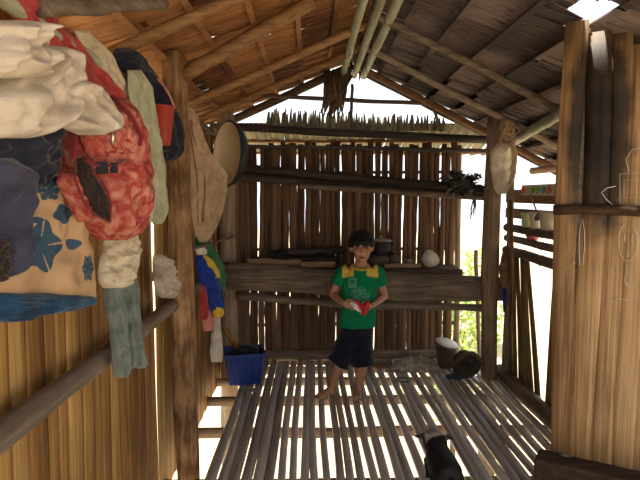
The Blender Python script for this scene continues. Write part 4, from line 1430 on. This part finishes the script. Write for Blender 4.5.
mb = MB(); mb.tube([hc + Vector((x, y, -.068 + z)) for x, y, z in ((-.024, -.066, -.001), (-.012, -.074, .002), (0, -.077, .0), (.012, -.074, .002), (.024, -.066, -.001))], [.002, .005, .006, .005, .002], 8, .7); mb.build('upper_lip', M['lip'], boy)
mb = MB(); mb.tube([hc + Vector((x, y, -.0755 + z)) for x, y, z in ((-.018, -.068, .002), (0, -.076, -.002), (.018, -.068, .002))], [.002, .0065, .002], 8, .7); mb.build('lower_lip', M['lip'], boy)

# hair: a cap cut by a hairline, with fringe locks
mb = MB()
n, m_ = 48, 26
outer, inner, keepv = [], [], []
hcc = hc + Vector((0, .016, .016))
for i in range(m_ + 1):
    th = math.pi * .80 * i / m_
    for k in range(n):
        ph = 2 * math.pi * k / n
        dv = Vector((math.sin(th) * math.cos(ph), math.sin(th) * math.sin(ph), math.cos(th)))
        front = max(0, -dv.y)
        lim = lerp(.66, .475, sstep(.25, .8, -math.sin(ph))) * math.pi
        lim += .05 * noise.noise(Vector((math.cos(ph) * 5, math.sin(ph) * 5, 2))) * math.pi
        if abs(math.cos(ph)) > .75 and math.sin(ph) < .25: lim = .56 * math.pi
        t_ = min(th, lim)
        dv = Vector((math.sin(t_) * math.cos(ph), math.sin(t_) * math.sin(ph), math.cos(t_)))
        rr = 1 + .045 * noise.noise(Vector((dv.x * 9, dv.y * 9, dv.z * 4)))
        e = .35 if th >= lim else 1
        outer.append(hcc + Vector((dv.x * .093 * rr, dv.y * .105 * rr, dv.z * .102 * rr)))
        inner.append(hcc + Vector((dv.x * .072, dv.y * .084, dv.z * .080)))
nb = len(outer)
fs = []
for i in range(m_):
    for k in range(n):
        a, b = i * n + k, i * n + (k + 1) % n
        fs += [(a, b, b + n, a + n), (nb + a, nb + a + n, nb + b + n, nb + b)]
for k in range(n):
    a, b = m_ * n + k, m_ * n + (k + 1) % n
    fs.append((a, b, nb + b, nb + a))
mb.add(outer + inner, fs)
for k in range(30):
    ph = lerp(-2.75, -.40, k / 29) + U(-.05, .05)
    top = hcc + Vector((.082 * math.cos(ph), .094 * math.sin(ph), .040))
    mid = hcc + Vector((.091 * math.cos(ph), .1035 * math.sin(ph), .014))
    ln = U(-.002, .026) if abs(math.cos(ph)) < .8 else U(.015, .045)
    tip = hcc + Vector((.085 * math.cos(ph + U(-.08, .08)), .1025 * math.sin(ph), .002 - ln))
    mb.tube([top, mid, tip], [.010, .008, .0015], 6, .6)
for k in range(26):
    ph = U(0, 6.28); th = U(.1, 1.2)
    d0_ = Vector((math.sin(th) * math.cos(ph) * .088, math.sin(th) * math.sin(ph) * .102, math.cos(th) * .097))
    mb.tube([hcc + d0_ * .95, hcc + d0_ * 1.04 + Vector((.006, 0, 0)), hcc + d0_ * 1.07 + Vector((U(-.012, .012), U(-.012, .012), -.012))], [.009, .006, .0015], 6)
mb.build('hair', M['hair'], boy)

# green shirt with yellow shoulders
mb = MB()
mb.rings(slab([(360.3, 266.5, .062, .058, .01), (360, 269, .098, .066, .01), (359.8, 272.5, .120, .074, .006), (359.7, 277, .130, .079, .004), (359.3, 288, .125, .084, 0), (358.8, 302, .124, .085, 0), (358, 314, .127, .086, 0), (357.6, 322, .130, .088, 0), (357.6, 326.5, .131, .089, 0)], 28))
for s_, e_ in ((sL, eL), (sR, eR)):
    a_ = s_.lerp(e_, .50)
    mb.tube([s_ + (s_ - e_) * .1 + Vector((.035 if s_ is sL else -.035, 0, .012)), s_ + Vector((0, 0, .004)), s_.lerp(e_, .25), a_], [.045, .052, .052, .056], 16)
shirt = mb.build('shirt', C['dye'], boy)
fuse(shirt, .006, 4)
so = wloc(shirt)
zt_, zy = Bp(360, 266).z, Bp(360, 275).z
cx_ = Bp(359.5, 280).x
GR, YE, PR = (.004, .20, .085), (.66, .46, .07), (.10, .32, .20)


def shirt_col(co):
    p = co + so
    dx = p.x - cx_
    x, y = to_px(p)
    if p.z > zy + .002 - .25 * (abs(dx) - .05) and .045 < abs(dx) < .125: return YE
    if p.y < BY:
        if abs(x - 352.5) < 4 and abs(y - 283) < 5 and not (abs(x - 352.5) < 2 and abs(y - 282) < 2): return PR
        g = noise.noise(Vector((x * .45, y * .45, 2))) + .35 * noise.noise(Vector((x * 1.1, y * 1.1, 5)))
        if math.hypot((x - 360) / 10, (y - 295) / 8) < 1 and g > .03: return (.07, .29, .17)
        if math.hypot((x - 360) / 10, (y - 295) / 8) < .8 and g < -.22: return (.22, .26, .26)
    return GR


roughen(shirt, .006, 11, 4)
paint(shirt, shirt_col)
cn = Bp(360.5, 266.3, .006)
mb = MB(); pts = [cn + Vector((.064 * math.cos(a), .004 + .063 * math.sin(a), -.006 + .012 * math.sin(a) + .004 * abs(math.cos(a)))) for a in [2 * math.pi * k / 28 for k in range(29)]]
mb.tube(pts, .0085, 8, cap=False); mb.build('collar', C['yellow'], boy)
# navy shorts
mb = MB()
mb.rings(slab([(357, 320, .108, .077, 0), (356.5, 328, .114, .080, 0), (355.5, 338, .124, .084, 0), (355, 345, .122, .082, 0)], 24))
for h_, k_, kx in ((hL, kL, -.012), (hR, kR, .008)):
    e_ = h_.lerp(k_, .86)
    mb.tube([h_ + Vector((0, 0, .02)), h_.lerp(k_, .4), h_.lerp(k_, .65), e_ + Vector((kx, 0, 0))], [.07, .078, .080, .084], 18, cap=True)
sh_ = mb.build('shorts', cloth_mat('navy_shorts', (.010, .011, .026), (.006, .007, .016), bump=.2), boy)
fuse(sh_, .006, 3)
roughen(sh_, .007, 12, 9)
# red and silver packet held in both hands
pk = empty('snack_packet', Bp(360, 314, -.17), 'crumpled red and silver packet held in the hands of the child', 'packet')
M['foil'] = plain('silver_foil', (.72, .70, .70), .25, .6, .6, .15, 40, .4)
M['redfoil'] = plain('red_foil', (.50, .012, .02), .3, .5, 0, .3, 40, .4)
dPk = lambda px, py: BY - .185
cloth('silver_side', [(301, 350, 354), (304, 350, 357), (308, 353, 361), (311, 357, 363), (313, 360, 362)], dPk, M['foil'], pk, thick=.018, folds=2, famp=.003, crump=.008, seed=51, nu=20, nv=20, back=.008)
cloth('red_side', [(300, 353, 356), (303, 354, 361), (306, 357, 364), (309, 360, 365)], lambda px, py: BY - .18, M['redfoil'], pk, thick=.02, folds=1, famp=.003, crump=.008, seed=52, nu=20, nv=20, back=.008)
cloth('red_end', [(301, 366, 369), (305, 363, 370), (309, 361, 369), (313, 361, 367), (316, 362, 364)], lambda px, py: BY - .188, M['redfoil'], pk, thick=.02, folds=2, famp=.004, crump=.008, seed=53, nu=20, nv=20, back=.008)

# ------------------------------------------------------------------ piglet, seen from behind
px_, py_ = P(438, 455, 2.72).x, 2.63
pig = empty('piglet', (px_, py_, 0), 'small black piglet with a pale head walking away over the slats', 'piglet')
mb = MB()
def V(x, y, z): return Vector((px_ + x, py_ + y, z))
n = 20
secs = [(-.165, .118, .030, .035), (-.15, .120, .058, .058), (-.10, .122, .074, .072), (-.02, .118, .074, .075), (.05, .118, .070, .070), (.10, .125, .060, .062), (.14, .135, .052, .054)]
mb.rings([[V(rx * math.cos(2 * math.pi * k / n), y, z + rz_ * math.sin(2 * math.pi * k / n)) for k in range(n)] for (y, z, rx, rz_) in secs])
mb.tube([V(0, .11, .135), V(0, .155, .158), V(0, .20, .155), V(0, .25, .13), V(0, .285, .11)], [.055, .064, .056, .034, .026], 16)
mb.ell(V(0, .288, .108), (.026, .008, .024), 14, 8)
for sx in (-1, 1):
    # hind leg: thigh, hock, shank; front leg: straight with a wrist
    mb.tube([V(sx * .045, -.10, .10), V(sx * .05, -.075, .07), V(sx * .048, -.115, .045), V(sx * .048, -.108, .018), V(sx * .048, -.105, 0.004)], [.04, .03, .018, .015, .017], 10)
    mb.tube([V(sx * .045, .09, .10), V(sx * .046, .095, .055), V(sx * .046, .09, .03), V(sx * .046, .095, .004)], [.03, .021, .015, .017], 10)
    # ears: broad triangles held sideways
    e0 = V(sx * .046, .165, .185)
    tip = V(sx * (.118 if sx < 0 else .095), .14, .200 if sx < 0 else .18)
    mb.tube([e0, e0.lerp(tip, .4) + Vector((0, 0, .004)), e0.lerp(tip, .75), tip], [.026, .028, .017, .004], 12, .35, up=Vector((0, 1, .8)))
    pass
pb_ = mb.build('body', dye_mat('pig_hide', .6), pig)
fuse(pb_, .005, 9)
po = wloc(pb_)


def pig_col(co):
    p = co + po
    y = p.y - py_ + .02 * noise.noise(p * 18)
    if abs(p.x - px_) > .055 and y > .12: return (.045, .04, .04)
    if y > .125 and p.z > .14: return (.33, .29, .26)
    return (.016, .015, .017)


paint(pb_, pig_col)
mb = MB(); mb.tube([V(.0, -.16, .135), V(.004, -.185, .125), V(.012, -.19, .10), V(.004, -.188, .085)], [.007, .006, .005, .003], 8); mb.build('tail', M['black_pot'], pig)

# ------------------------------------------------------------------ greenery outside
def bush(x, y, h, r, label, seed, nl=1500):
    rr = random.Random(seed)
    t = empty('bush', (x, y, GZ), label, 'bush', 'bushes outside the house')
    mb = MB()
    for k in range(nl):
        a = rr.uniform(0, 6.283); q = rr.random() ** .5; zz = rr.random()
        R__ = r * (math.sin(math.pi * (.12 + .83 * zz)) ** .6) * (.75 + .5 * noise.noise(Vector((math.cos(a) * 2, math.sin(a) * 2, zz * 3 + seed))))
        c = Vector((x + math.cos(a) * q * R__, y + math.sin(a) * q * R__, GZ + .1 + zz * h))
        d = Vector((rr.uniform(-1, 1), rr.uniform(-1, 1), rr.uniform(-.6, .7))).normalized() * rr.uniform(.06, .12)
        w = d.cross(Vector((rr.uniform(-1, 1), rr.uniform(-1, 1), 1))).normalized() * d.length * .32
        mb.add([c, c + d * .5 + w, c + d, c + d * .5 - w], [(0, 1, 2, 3)])
    o = mb.build('foliage', M['leaf'], t, smooth=False); o['kind'] = 'stuff'
    for k in range(5):
        a = k * 1.3 + seed
        e = Vector((x + math.cos(a) * r * .4, y + math.sin(a) * r * .4, GZ + h * .75))
        pole((x, y, GZ - .03), e, .018, M['post_d'], 'stem', t, taper=.5, seed=k)


bush(2.0, 7.6, 1.45, .8, 'low leafy bush outside behind the hearth opening', 1)
bush(3.1, 10.2, 1.7, .9, 'tall leafy bush outside beyond the grey post', 2)
bush(5.6, 6.0, 2.2, 1.0, 'leafy bush outside beyond the shelf rails', 3)
bush(-3.2, 6.0, 2.2, 1.1, 'leafy bush outside beyond the corner post', 4)
